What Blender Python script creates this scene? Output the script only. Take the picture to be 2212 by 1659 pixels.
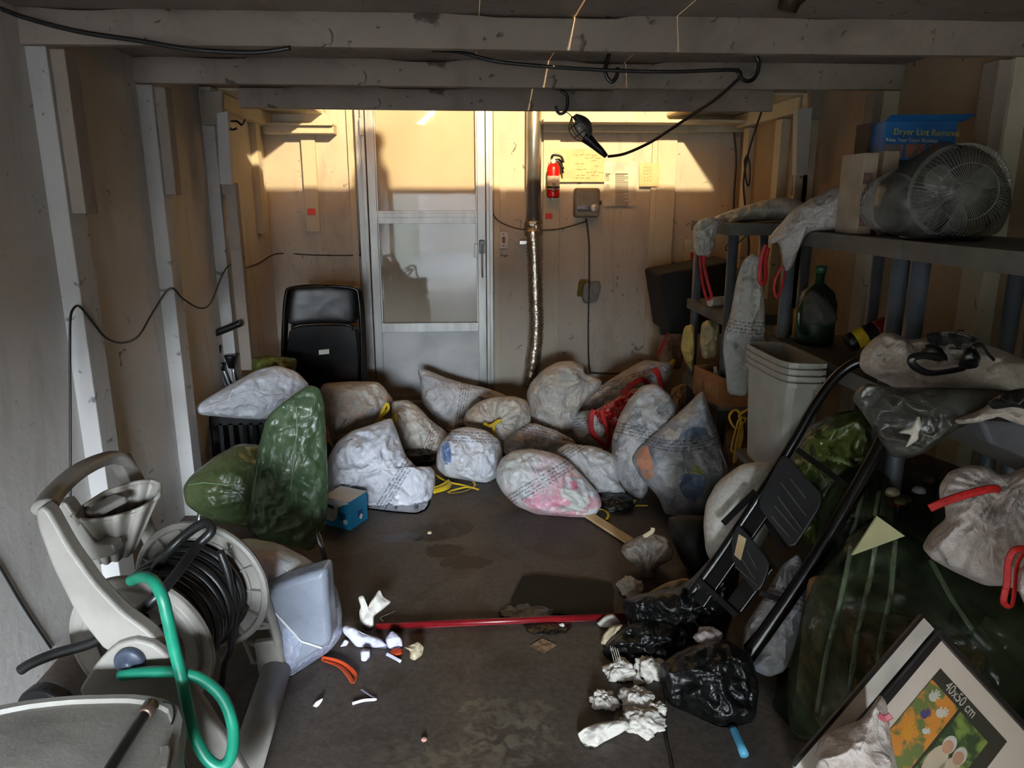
import bpy, math, random
import numpy as np
from mathutils import Vector, Matrix, noise
for o in list(bpy.data.objects): bpy.data.objects.remove(o)
SC = bpy.context.scene; COL = SC.collection
# ---------------------------------------------------------------- camera
FPX, PITCH, YAW, HC = 1600.0, math.radians(14), math.radians(3.35), 1.6
cd = bpy.data.cameras.new('camera'); cam = bpy.data.objects.new('camera', cd); COL.objects.link(cam)
cd.sensor_fit = 'HORIZONTAL'; cd.sensor_width = 36; cd.lens = 36*FPX/2212; cd.clip_start = .02
cam.location = (0, 0, HC); cam.rotation_euler = (math.radians(90)-PITCH, 0, -YAW)
SC.camera = cam
# ---------------------------------------------------------------- daylight: sky through the open garage door behind the camera
world = bpy.data.worlds.new('sky'); SC.world = world; world.use_nodes = True
bg = world.node_tree.nodes['Background']; bg.inputs[0].default_value = (.80, .90, 1.0, 1); bg.inputs[1].default_value = 45.0
def add_light(name, kind, loc, energy, color, rot=(0, 0, 0), **kw):
    l = bpy.data.lights.new(name, kind); l.energy = energy; l.color = color
    for k, v in kw.items(): setattr(l, k, v)
    o = bpy.data.objects.new(name, l); o.location = loc; o.rotation_euler = rot; COL.objects.link(o); return o
# portal over the door opening (adds no light of its own, only guides sampling of the sky)
po = add_light('door_portal', 'AREA', (-.50, -3.02, .85), 1, (1, 1, 1), (math.radians(90), 0, 0), shape='RECTANGLE', size=1.8, size_y=1.70)
po.data.cycles.is_portal = True
# the bulb up in the loft, above the board deck
add_light('loft_bulb', 'POINT', (.62, 2.2, 3.4), 345, (1.0, .77, .44), shadow_soft_size=.05)
SC.view_settings.view_transform = 'Standard'; SC.view_settings.look = 'None'
SC.view_settings.exposure = 2.15; SC.view_settings.gamma = 1; SC.view_settings.use_curve_mapping = False
SC.cycles.sample_clamp_indirect = 3.0; SC.cycles.caustics_reflective = False; SC.cycles.caustics_refractive = False
SC.cycles.use_denoising = True; SC.cycles.max_bounces = 10; SC.cycles.diffuse_bounces = 6; SC.cycles.transparent_max_bounces = 12

# ---------------------------------------------------------------- survey helpers: a photo direction met with a real plane of the room
cp, sp, ca, sa = math.cos(PITCH), math.sin(PITCH), math.cos(YAW), math.sin(YAW)
FV = Vector((sa*cp, ca*cp, -sp)); RV = Vector((ca, -sa, 0)); UV_ = Vector((sa*sp, ca*sp, cp)); CAM = Vector((0, 0, HC))
def ray(x, y): return FV + RV*((x-1106)/FPX) - UV_*((y-829.5)/FPX)
def P(x, y, Y): r = ray(x, y); return CAM + r*(Y/r.y)
def G(x, y, z=0.0): r = ray(x, y); return CAM + r*((z-HC)/r.z)
def PX(x, y, X): r = ray(x, y); return CAM + r*(X/r.x)
YB, XL, XR = 5.8, -1.49, 2.08

# ---------------------------------------------------------------- objects
def tag(o, label=None, cat=None, group=None, kind=None):
    if label: o['label'] = label
    if cat: o['category'] = cat
    if group: o['group'] = group
    if kind: o['kind'] = kind
    return o
ORG = {}
def thing(name, label, cat, loc, group=None):
    o = bpy.data.objects.new(name, None); o.location = loc; o.empty_display_size = .05; COL.objects.link(o)
    ORG[o.name] = Vector(loc); return tag(o, label, cat, group)
class M:
    def __init__(s): s.v = []; s.f = []; s.uv = None
    def add(s, vs, fs):
        n = len(s.v); s.v += [tuple(v) for v in vs]; s.f += [tuple(i+n for i in f) for f in fs]; return s
    def box(s, a, b, mat=None):
        (x0, y0, z0), (x1, y1, z1) = a, b
        vs = [Vector(p) for p in ((x0,y0,z0),(x1,y0,z0),(x1,y1,z0),(x0,y1,z0),(x0,y0,z1),(x1,y0,z1),(x1,y1,z1),(x0,y1,z1))]
        if mat: vs = [mat @ v for v in vs]
        return s.add(vs, [(0,3,2,1),(4,5,6,7),(0,1,5,4),(1,2,6,5),(2,3,7,6),(3,0,4,7)])
    def beam(s, p, q, w, h, up=(0, 0, 1)):   # rectangular bar from p to q
        p, q = Vector(p), Vector(q); d = (q-p).normalized(); r = d.cross(Vector(up)).normalized(); u = r.cross(d)
        vs = [c + r*(w/2*i) + u*(h/2*j) for c in (p, q) for i, j in ((-1,-1),(1,-1),(1,1),(-1,1))]
        return s.add(vs, [(0,1,2,3),(7,6,5,4),(0,4,5,1),(1,5,6,2),(2,6,7,3),(3,7,4,0)])
    def tube(s, pts, r, n=10, closed=False, smooth=4, flat=1.0, up=None, radii=None):
        pts = [Vector(p) for p in pts]
        if smooth > 1 and len(pts) > 2:
            out = []; rr = []; m = len(pts); seg = m if closed else m-1
            for i in range(seg):
                g = lambda k: pts[k % m] if closed else pts[max(0, min(m-1, k))]
                a, b, c, d = g(i-1), g(i), g(i+1), g(i+2)
                for k in range(smooth):
                    t = k/smooth
                    out.append(.5*((2*b)+(c-a)*t+(2*a-5*b+4*c-d)*t*t+(3*b-a-3*c+d)*t**3))
                    if radii: rr.append(radii[i]*(1-t)+radii[min(i+1, m-1)]*t)
            if not closed: out.append(pts[-1]); rr.append(radii[-1] if radii else r)
            pts = out; radii = rr if radii else None
        m = len(pts); base = len(s.v); u = None
        for i, p in enumerate(pts):
            a = pts[i-1] if (i or closed) else p; b = pts[(i+1) % m] if (i < m-1 or closed) else p
            t = (b-a).normalized() if (b-a).length > 1e-9 else Vector((0, 0, 1))
            if u is None:
                u = Vector(up) if up else (Vector((0, 0, 1)) if abs(t.z) < .9 else Vector((1, 0, 0)))
            u = (u - t*u.dot(t))
            u = u.normalized() if u.length > 1e-6 else t.orthogonal().normalized()
            w = t.cross(u); R = radii[i] if radii else r
            for k in range(n):
                an = 2*math.pi*k/n; s.v.append(tuple(p + w*(R*math.cos(an)) + u*(R*flat*math.sin(an))))
        for i in range(m if closed else m-1):
            for k in range(n):
                j = (i+1) % m; s.f.append((base+i*n+k, base+i*n+(k+1) % n, base+j*n+(k+1) % n, base+j*n+k))
        if not closed: s.f.append(tuple(base+k for k in range(n))[::-1]); s.f.append(tuple(base+(m-1)*n+k for k in range(n)))
        return s
    def lathe(s, prof, p, axis=(0, 0, 1), n=24, cap=True):      # prof: (radius, height) along axis from p
        p = Vector(p); ax = Vector(axis).normalized(); a = ax.orthogonal().normalized(); b = ax.cross(a); base = len(s.v)
        for r, h in prof:
            for k in range(n):
                t = 2*math.pi*k/n; s.v.append(tuple(p + ax*h + (a*math.cos(t)+b*math.sin(t))*r))
        for i in range(len(prof)-1):
            for k in range(n): s.f.append((base+i*n+k, base+i*n+(k+1) % n, base+(i+1)*n+(k+1) % n, base+(i+1)*n+k))
        if cap:
            s.f.append(tuple(base+k for k in range(n))[::-1]); s.f.append(tuple(base+(len(prof)-1)*n+k for k in range(n)))
        return s
    def prism(s, pts, vec):
        n = len(pts); vec = Vector(vec); pts = [Vector(p) for p in pts]
        return s.add(pts + [p+vec for p in pts], [tuple(range(n))[::-1], tuple(range(n, 2*n))] + [(i, (i+1) % n, n+(i+1) % n, n+i) for i in range(n)])
    def build(s, name, mat, parent=None, bevel=0, smooth=False, solid=0, sub=0, label=None, cat=None, group=None, kind=None, seg=2):
        vs = [Vector(v) for v in s.v]
        me = bpy.data.meshes.new(name)
        o = bpy.data.objects.new(name, me)
        if parent is not None: org = ORG[parent.name]
        else:
            lo = [min(v[i] for v in vs) for i in range(3)]; hi = [max(v[i] for v in vs) for i in range(3)]
            org = Vector(((lo[0]+hi[0])/2, (lo[1]+hi[1])/2, lo[2])); o.location = org
        me.from_pydata([tuple(v-org) for v in vs], [], s.f); me.validate()
        if s.uv is not None:
            ul = me.uv_layers.new(name='print')
            for lp in me.loops: ul.data[lp.index].uv = s.uv[lp.vertex_index]
        me.materials.append(mat)
        if smooth:
            for p in me.polygons: p.use_smooth = True
        COL.objects.link(o); ORG[o.name] = org
        if parent is not None: o.parent = parent
        if s.fixn:
            import bmesh
            b = bmesh.new(); b.from_mesh(me); bmesh.ops.recalc_face_normals(b, faces=b.faces); b.to_mesh(me); b.free()
        if solid: m = o.modifiers.new('solid', 'SOLIDIFY'); m.thickness = solid; m.offset = 0
        if bevel: m = o.modifiers.new('bevel', 'BEVEL'); m.width = bevel; m.segments = seg; m.limit_method = 'ANGLE'
        if sub: m = o.modifiers.new('sub', 'SUBSURF'); m.levels = m.render_levels = sub
        return tag(o, label, cat, group, kind)
    fixn = True
def struct(name, m, mat, **k): return m.build(name, mat, kind='structure', **k)

def smooth_outline(pts, n, sm=2):
    """closed outline resampled to n points; sm rounds the corners"""
    p = np.array(pts, float)
    for _ in range(sm):
        q = np.roll(p, -1, 0); p = np.stack([p*.86+q*.14, p*.14+q*.86], 1).reshape(-1, 2)
    d = np.linalg.norm(np.roll(p, -1, 0)-p, axis=1); c = np.concatenate([[0], np.cumsum(d)])
    pp = np.vstack([p, p[:1]]); t = np.linspace(0, c[-1], n, endpoint=False)
    return np.stack([np.interp(t, c, pp[:, 0]), np.interp(t, c, pp[:, 1])], 1)
def blob(name, pts, mat, T, Y=None, base=0.0, parent=None, label=None, cat=None, group=None, tie=None, tiek=16, tiea=.012, amp=1.0,
         sm=2, center=None, band=None, nr=34, nt=144, back=.8, pw=2.2, tilt=None, seed=0, lean=0.0, maxY=None, fine=1.0, shift=0.0):
    """a soft full body (bag, cushion, cloth) of half thickness T whose silhouette is known; rests on z = base when it reaches it"""
    ol = smooth_outline(pts, nt, sm)
    if center is None:
        x, y = ol[:, 0], ol[:, 1]; x1, y1 = np.roll(x, -1), np.roll(y, -1); cr = x*y1-x1*y; A = cr.sum()/2
        center = (((x+x1)*cr).sum()/(6*A), ((y+y1)*cr).sum()/(6*A))
    cx, cy = center
    dirc = ray(cx, cy).normalized()
    up0 = Vector((0, 0, 1)); N = -dirc
    if tilt is not None:                       # tilt: 0 upright plane, 1 square to the view
        N = Vector((N.x, N.y, N.z*tilt)).normalized()
    N = (N + up0*lean).normalized()
    R = Vector((-N.y, N.x, 0)).normalized(); U = N.cross(R)*1.0
    if U.z < 0: U = -U
    if Y is None:
        ib = int(np.argmax(ol[:, 1])); g = G(*ol[ib], base); c0 = P(cx, cy, g.y)
        hh = abs((ol[ib, 1]-cy))/FPX*(c0-CAM).length
        Y = g.y + hh*max(0, N.z)*1.0 + .25*T + shift
    C = P(cx, cy, Y)
    def onplane(x, y):
        r = ray(x, y); t = (C-CAM).dot(N)/r.dot(N); return CAM + r*t
    B = [onplane(x, y) for x, y in ol]
    loc = np.array([[(b-C).dot(R), (b-C).dot(U)] for b in B])
    tl = None
    if tie: q = onplane(*tie)-C; tl = (q.dot(R), q.dot(U))
    if band:
        bq = onplane(band[0], band[1])-C; bl = (bq.dot(R), bq.dot(U)); ba = math.radians(band[2])
    vs = []; uv = []
    a0 = 1+.012*amp
    loc = loc*a0
    rmean = float(np.mean(np.linalg.norm(loc, axis=1)))
    off = Vector((seed*7.31+1.7, seed*3.17, seed*5.71))
    rs = [math.sin(math.pi/2*(i/nr))**.85 for i in range(1, nr+1)]
    def vert(a, b, r, side):
        h = T*max(0.0, 1-r**pw)**(.5)
        p0 = C + R*a + U*b
        q = p0*fine + off
        e = min(1.0, (1-r)*5)
        h *= 1 + .30*amp*noise.noise(q*4.2)
        n1 = noise.noise(q*9+Vector((3, 1, 7))); n2 = noise.noise(q*21); n3 = noise.noise(q*44)
        rid = (1-abs(n1)*2.6); rid2 = 1-abs(n2)*2.6
        vd, vp = noise.voronoi(q*8.5 + Vector((n1, n2, n1))*.35)
        cr = min(1.0, (vd[1]-vd[0])*2.2); vd2, _v = noise.voronoi(q*19 + Vector((n2, n1, n3))*.3)
        cr2 = min(1.0, (vd2[1]-vd2[0])*2.2)
        h += e*amp*(.008*rid + .004*rid2 + .0025*n3 + .030*(.45-cr) + .012*(.45-cr2))
        if tl is not None:
            da, db = a-tl[0], b-tl[1]; d = math.hypot(da, db); th = math.atan2(db, da)
            w = 1-abs(math.sin(th*tiek/2 + 2.2*noise.noise(q*5)))
            h += e*tiea*(w*2-1)*math.exp(-d/.20)*min(1, d/.02)
            if side > 0: h -= e*.3*T*math.exp(-(d/.05)**2)
        if side < 0: h *= back
        p = p0 + N*(h*side)
        if maxY is not None and p.y > maxY: p.y = maxY
        p.x = max(p.x, XL+.012); p.x = min(p.x, XR-.012); p.y = min(p.y, YB-.03)
        if p.z < base+.003:
            if side > 0 or r > .97:
                d = p-CAM; p = CAM + d*((base+.003-HC)/d.z)
            else: p.z = base+.003
        if band:
            da, db = a-bl[0], b-bl[1]
            u = da*math.cos(ba)+db*math.sin(ba); v = -da*math.sin(ba)+db*math.cos(ba) + (band[3] if len(band) > 3 else 0)*u*u
            uvv = (u+50, v)
        else: uvv = (50, 9)
        vs.append(p); uv.append(uvv)
    for side in (1, -1):
        vert(0, 0, 0, side)
        for i, r in enumerate(rs):
            if side < 0 and i == nr-1: continue
            for k in range(nt): vert(loc[k, 0]*r, loc[k, 1]*r, r, side)
    fs = []
    f0 = 0; b0 = 1+nr*nt
    def idx(side, i, k):
        k %= nt
        if side > 0 or i == nr-1: return 1+i*nt+k
        return b0+1+i*nt+k
    for side in (1, -1):
        c = f0 if side > 0 else b0
        for k in range(nt):
            t = (c, idx(side, 0, k), idx(side, 0, k+1)); fs.append(t)
            for i in range(nr-1):
                fs.append((idx(side, i, k), idx(side, i+1, k), idx(side, i+1, k+1), idx(side, i, k+1)))
    m = M(); m.v = vs; m.f = fs; m.uv = uv
    return m.build(name, mat, parent, smooth=True, label=label, cat=cat, group=group)
def on_surface(o, pts, lift=.004, sub=4):
    from mathutils.bvhtree import BVHTree
    me = o.data; org = ORG[o.name]; bv = BVHTree.FromPolygons([v.co+org for v in me.vertices], [tuple(p.vertices) for p in me.polygons])
    out = []; n = len(pts)
    for i in range((n-1)*sub+1):
        t = i/sub; k = min(int(t), n-2); f = t-k; x = pts[k][0]*(1-f)+pts[k+1][0]*f; y = pts[k][1]*(1-f)+pts[k+1][1]*f
        r = ray(x, y).normalized(); h = bv.ray_cast(CAM, r)
        if h[0] is not None: out.append(h[0]-r*lift)
    return out
def patch(o, outline, mat, name, lift=.0015, nr=7, nt=40, **k):
    # something coloured pressed against the inside of the film: follows the bag's own surface
    from mathutils.bvhtree import BVHTree
    me = o.data; org = ORG[o.name]; bv = BVHTree.FromPolygons([v.co+org for v in me.vertices], [tuple(p.vertices) for p in me.polygons])
    ol = smooth_outline(outline, nt, 1); c = ol.mean(0); vs = []
    for i in range(nr+1):
        for j in range(nt if i else 1):
            q = c+(ol[j]-c)*(i/nr); r = ray(*q).normalized(); h = bv.ray_cast(CAM, r)
            if h[0] is None: return None
            vs.append(h[0]-r*lift)
    fs = [(0, 1+j, 1+(j+1) % nt) for j in range(nt)]
    fs += [(1+i*nt+j, 1+(i+1)*nt+j, 1+(i+1)*nt+(j+1) % nt, 1+i*nt+(j+1) % nt) for i in range(nr-1) for j in range(nt)]
    m = M(); m.v = vs; m.f = fs
    return m.build(name, mat, o, smooth=True, **k)
def seam(o, pts, mat, w=.0035, name='film_seam', **k):
    q = on_surface(o, pts)
    if len(q) > 2: return M().tube(q, w, n=6, smooth=2, flat=.5, up=(0, -.8, .6)).build(name, mat, o, smooth=True, **k)
def crumple(name, px, py, rx, mat, z=0.0, seed=0, flat=.7, rough=.45, parent=None, asp=1.0, ang=0, label=None, cat=None, group=None, n=26, Y=None):
    """a crumpled ball or wad, half width rx metres, resting on z"""
    c = G(px, py, z+rx*flat*.6) if Y is None else P(px, py, Y)
    off = Vector((seed*9.1, seed*4.3, seed*2.7)); vs = []; fs = []
    for i in range(n+1):
        ph = math.pi*i/n
        for k in range(2*n):
            th = math.pi*k/n
            d = Vector((math.sin(ph)*math.cos(th), math.sin(ph)*math.sin(th), math.cos(ph)))
            q = d*1.6+off
            w1 = Vector((noise.noise(q*1.5), noise.noise(q*1.5+Vector((5, 0, 0))), noise.noise(q*1.5+Vector((0, 5, 0)))))*.6
            va, _p = noise.voronoi(q*1.15+w1); vb, _p = noise.voronoi(q*2.4+w1)
            r = 1 + rough*(noise.noise(q)*.7 + (.5-min(1, (va[1]-va[0])*1.8))*.42 + (.5-min(1, (vb[1]-vb[0])*1.8))*.20)
            e = Vector((d.x*asp, d.y, d.z*flat))*rx*r*.9
            e = Matrix.Rotation(ang, 3, 'Z') @ e
            p = c+e
            if Y is None and p.z < z+.002: p.z = z+.002
            vs.append(p)
    for i in range(n):
        for k in range(2*n):
            a = i*2*n+k; b = i*2*n+(k+1) % (2*n); fs.append((a, a+2*n, b+2*n, b))
    m = M(); m.v = vs; m.f = fs
    o = m.build(name, mat, parent, smooth=True, label=label, cat=cat, group=group)
    return o
def ribbon(name, pts, w, mat, parent=None, t=.25, up=None, **k):
    return M().tube(pts, w, n=8, smooth=5, flat=t*.6, up=up or (0, -.8, .6)).build(name, mat, parent, smooth=True, **k)
def panel(name, quad, th, mat, parent=None, n=None, bevel=0, **k):
    """flat board from 4+ corners, thickness th away from the viewer"""
    q = [Vector(p) for p in quad]; nn = (q[1]-q[0]).cross(q[2]-q[0]).normalized()
    if nn.dot(q[0]-CAM) < 0: nn = -nn
    return M().prism(q, nn*th).build(name, mat, parent, bevel=bevel, **k)
def text(name, body, org, xd, yd, size, mat, parent, ext=.0006, label=None, sx=1.0):
    cu = bpy.data.curves.new('t', 'FONT'); cu.body = body; cu.size = size; cu.extrude = ext
    tmp = bpy.data.objects.new('t', cu); COL.objects.link(tmp); bpy.context.view_layer.update()
    me = bpy.data.meshes.new_from_object(tmp.evaluated_get(bpy.context.evaluated_depsgraph_get()))
    X = Vector(xd).normalized(); Yd = Vector(yd).normalized(); Z = X.cross(Yd)
    m = M(); m.v = [tuple(Vector(org)+X*v.co.x*sx+Yd*v.co.y+Z*v.co.z) for v in me.vertices]; m.f = [tuple(p.vertices) for p in me.polygons]; m.fixn = False
    bpy.data.objects.remove(tmp); bpy.data.curves.remove(cu); bpy.data.meshes.remove(me)
    return m.build(name, mat, parent, label=label)
def copy_tree(o, parent=None, loc=None, rot=None):
    c = o.copy(); COL.objects.link(c)
    if parent is not None: c.parent = parent
    if loc is not None: c.location = loc
    if rot is not None: c.rotation_euler = rot
    for ch in list(o.children): copy_tree(ch, c)
    return c

# ---------------------------------------------------------------- materials (all procedural)
def lin(c): return tuple((v/255/12.92 if v/255 <= .04045 else ((v/255+.055)/1.055)**2.4) for v in c) + (1,)
class NT:
    def __init__(s, name):
        s.m = bpy.data.materials.new(name); s.m.use_nodes = True; s.t = s.m.node_tree; s.b = s.t.nodes['Principled BSDF']
        s.tc = s.t.nodes.new('ShaderNodeTexCoord')
    def n(s, kind, **kw):
        nd = s.t.nodes.new('ShaderNode'+kind)
        for k, v in kw.items():
            if k in nd.inputs: nd.inputs[k].default_value = v
            else: setattr(nd, k, v)
        return nd
    def l(s, a, b): s.t.links.new(a, b)
    def noise(s, scale, detail=4, dist=0, stretch=None, rough=.5):
        nd = s.n('TexNoise'); nd.inputs['Scale'].default_value = scale; nd.inputs['Detail'].default_value = detail
        nd.inputs['Distortion'].default_value = dist; nd.inputs['Roughness'].default_value = rough
        if stretch:
            mp = s.n('Mapping'); mp.inputs['Scale'].default_value = stretch; s.l(s.tc.outputs['Object'], mp.inputs['Vector']); s.l(mp.outputs[0], nd.inputs['Vector'])
        else: s.l(s.tc.outputs['Object'], nd.inputs['Vector'])
        return nd.outputs['Fac']
    def ramp(s, fac, stops, interp='LINEAR'):
        r = s.n('ValToRGB'); r.color_ramp.interpolation = interp; e = r.color_ramp.elements
        while len(e) > 2: e.remove(e[-1])
        for i, (p, c) in enumerate(stops):
            el = e[i] if i < 2 else e.new(p)
            el.position = p; el.color = c if len(c) == 4 else tuple(c)+(1,)
        s.l(fac, r.inputs[0]); return r.outputs[0]
    def mix(s, fac, a, b, mode='MIX'):
        x = s.n('Mix', data_type='RGBA', blend_type=mode)
        for inp, v in ((x.inputs[0], fac), (x.inputs[6], a), (x.inputs[7], b)):
            if hasattr(v, 'type') and not isinstance(v, (tuple, float)): s.l(v, inp)
            else: inp.default_value = v
        return x.outputs[2]
    def math(s, op, a, b=None, c=None):
        x = s.n('Math', operation=op)
        for i, v in enumerate((a, b, c)):
            if v is None: continue
            if isinstance(v, (int, float)): x.inputs[i].default_value = v
            else: s.l(v, x.inputs[i])
        return x.outputs[0]
    def bump(s, h, st, dist=.01):
        b = s.n('Bump'); b.inputs['Strength'].default_value = st; b.inputs['Distance'].default_value = dist
        s.l(h, b.inputs['Height']); s.l(b.outputs[0], s.b.inputs['Normal']); return b
    def set(s, **kw):
        for k, v in kw.items():
            k = k.replace('_', ' ')
            if hasattr(v, 'type') and not isinstance(v, (tuple, float, int)): s.l(v, s.b.inputs[k])
            else: s.b.inputs[k].default_value = v
        return s.m
def pm(name, c, c2=None, rough=.6, metal=0, scale=8, bump=0, bscale=40, spec=.5, stretch=None, lo=.35, hi=.65, detail=4, bd=.01, **kw):
    t = NT(name); c2 = c2 or tuple(int(v*.82) for v in c)
    col = t.ramp(t.noise(scale, detail, .3, stretch), [(lo, lin(c2)), (hi, lin(c))])
    if bump: t.bump(t.noise(bscale, 5, .4, stretch), bump, bd)
    t.set(Base_Color=col, Roughness=rough, Metallic=metal, Specular_IOR_Level=spec, **kw); return t.m
def wallmat(name, c, c2, dirt, amount=.64, vert=True):
    t = NT(name)
    base = t.ramp(t.noise(1.3, 5, .5), [(.3, lin(c2)), (.7, lin(c))])
    streak = t.ramp(t.noise(3, 6, .8, (1.4, 1.4, .35) if vert else None, .65), [(.52, (0, 0, 0, 1)), (.75, (.5, .5, .5, 1))])
    x = t.mix(streak, base, lin(dirt))
    spots = t.ramp(t.noise(13, 3, 1.2), [(amount+.03, (0, 0, 0, 1)), (amount+.09, (.75, .75, .75, 1))])
    x = t.mix(spots, x, lin(tuple(int(v*.55) for v in dirt)))
    t.bump(t.noise(30, 6, .3), .25, .006)
    t.set(Base_Color=x, Roughness=.75, Specular_IOR_Level=.25); return t.m
def bagmat(name, pal, base=(230, 230, 232), mixf=.5, seed=0, rough=.27, ink=(70, 74, 84), scale=7.0, tl=.10, zsplit=None):
    """thin white trash-bag film, contents showing through as soft patches, rows of small print along the 'print' map"""
    t = NT(name)
    mp = t.n('Mapping'); mp.inputs['Location'].default_value = (seed*3.3, seed*1.7, seed*2.9); t.l(t.tc.outputs['Object'], mp.inputs['Vector'])
    vo = t.n('TexVoronoi', feature='F1'); vo.inputs['Scale'].default_value = scale; vo.inputs['Randomness'].default_value = 1
    nz = t.n('TexNoise'); nz.inputs['Scale'].default_value = 6; nz.inputs['Detail'].default_value = 3; t.l(mp.outputs[0], nz.inputs['Vector'])
    ad = t.n('Mix', data_type='RGBA', blend_type='LINEAR_LIGHT'); ad.inputs[0].default_value = .25
    t.l(mp.outputs[0], ad.inputs[6]); t.l(nz.outputs['Color'], ad.inputs[7]); t.l(ad.outputs[2], vo.inputs['Vector'])
    sx = t.n('SeparateColor'); t.l(vo.outputs['Color'], sx.inputs[0])
    k = len(pal); patch = t.ramp(sx.outputs[0], [(i/k, lin(c)) for i, c in enumerate(pal)], 'CONSTANT') if k > 2 else t.ramp(sx.outputs[0], [(.2, lin(pal[0])), (.8, lin(pal[-1]))])
    m2 = t.ramp(t.noise(5, 3, .6), [(.35, (mixf*.25,)*3), (.68, (mixf,)*3)])
    col = t.mix(m2, lin(base), patch)
    if zsplit:
        sz = t.n('SeparateXYZ'); t.l(t.tc.outputs['Object'], sz.inputs[0])
        zz = t.math('ADD', sz.outputs[2], t.math('MULTIPLY', t.math('SUBTRACT', t.noise(3, 2), .5), .12))
        col = t.mix(t.ramp(t.math('ADD', t.math('SUBTRACT', zsplit[0], zz), .5), [(.49, (0, 0, 0)), (.51, (.85, .85, .85))]), col, lin(zsplit[1]))
    # creases catch a paler line
    cr = t.noise(11, 5, 1.6)
    crl = t.ramp(t.math('ABSOLUTE', t.math('SUBTRACT', cr, .5)), [(.0, (.45, .45, .45)), (.03, (0, 0, 0))])
    col = t.mix(crl, col, lin((228, 228, 230)))
    # small print
    uv = t.n('UVMap'); uv.uv_map = 'print'; su = t.n('SeparateXYZ'); t.l(uv.outputs[0], su.inputs[0])
    u, v = su.outputs[0], su.outputs[1]
    inb = t.math('LESS_THAN', t.math('ABSOLUTE', v), .034)
    rowf = t.math('DIVIDE', t.math('ADD', v, .034), .017); row = t.math('FLOOR', rowf); fr = t.math('FRACT', rowf)
    rm = t.math('MULTIPLY', t.math('GREATER_THAN', fr, .2), t.math('LESS_THAN', fr, .78))
    cb = t.n('CombineXYZ'); t.l(t.math('MULTIPLY', u, 130), cb.inputs[0]); t.l(t.math('ADD', t.math('MULTIPLY', row, 7.7), t.math('MULTIPLY', fr, 1.3)), cb.inputs[1])
    n2 = t.n('TexNoise'); n2.inputs['Scale'].default_value = 1; n2.inputs['Detail'].default_value = 1; t.l(cb.outputs[0], n2.inputs['Vector'])
    let = t.math('GREATER_THAN', n2.outputs['Fac'], .47)
    cb3 = t.n('CombineXYZ'); t.l(t.math('MULTIPLY', u, 11), cb3.inputs[0]); t.l(row, cb3.inputs[1])
    n3 = t.n('TexNoise'); n3.inputs['Scale'].default_value = 1; t.l(cb3.outputs[0], n3.inputs['Vector'])
    word = t.math('GREATER_THAN', n3.outputs['Fac'], .40)
    pf = t.math('MULTIPLY', t.math('MULTIPLY', inb, rm), t.math('MULTIPLY', let, word))
    col = t.mix(t.math('MULTIPLY', pf, .62), col, lin(ink))
    nb = t.n('TexNoise'); nb.inputs['Scale'].default_value = 16; nb.inputs['Detail'].default_value = 7; nb.inputs['Distortion'].default_value = 1.3; nb.inputs['Roughness'].default_value = .55
    t.l(mp.outputs[0], nb.inputs['Vector'])
    t.bump(nb.outputs['Fac'], .8, .024)
    t.set(Base_Color=col, Roughness=rough, Specular_IOR_Level=.45)
    tr = t.n('BsdfTranslucent'); t.l(col, tr.inputs[0]); ms = t.n('MixShader'); ms.inputs[0].default_value = tl
    t.l(t.b.outputs[0], ms.inputs[1]); t.l(tr.outputs[0], ms.inputs[2]); t.l(ms.outputs[0], t.t.nodes['Material Output'].inputs[0])
    return t.m
def filmmat(name, c, c2, clear=.35, rough=.18, bump=.8, bs=14, scale=6):
    """glossy see-through plastic film"""
    t = NT(name)
    col = t.ramp(t.noise(scale, 4, .8), [(.3, lin(c2)), (.7, lin(c))])
    t.bump(t.noise(bs, 6, 1.4), bump, .02); t.set(Base_Color=col, Roughness=rough, Specular_IOR_Level=.6)
    tr = t.n('BsdfTransparent'); t.l(t.mix(.5, col, (1, 1, 1, 1)), tr.inputs[0]); ms = t.n('MixShader')
    t.l(t.ramp(t.noise(7, 3, 1), [(.3, (clear*.6,)*3), (.7, (min(1, clear*1.3),)*3)]), ms.inputs[0])
    t.l(t.b.outputs[0], ms.inputs[1]); t.l(tr.outputs[0], ms.inputs[2]); t.l(ms.outputs[0], t.t.nodes['Material Output'].inputs[0])
    return t.m
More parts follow.
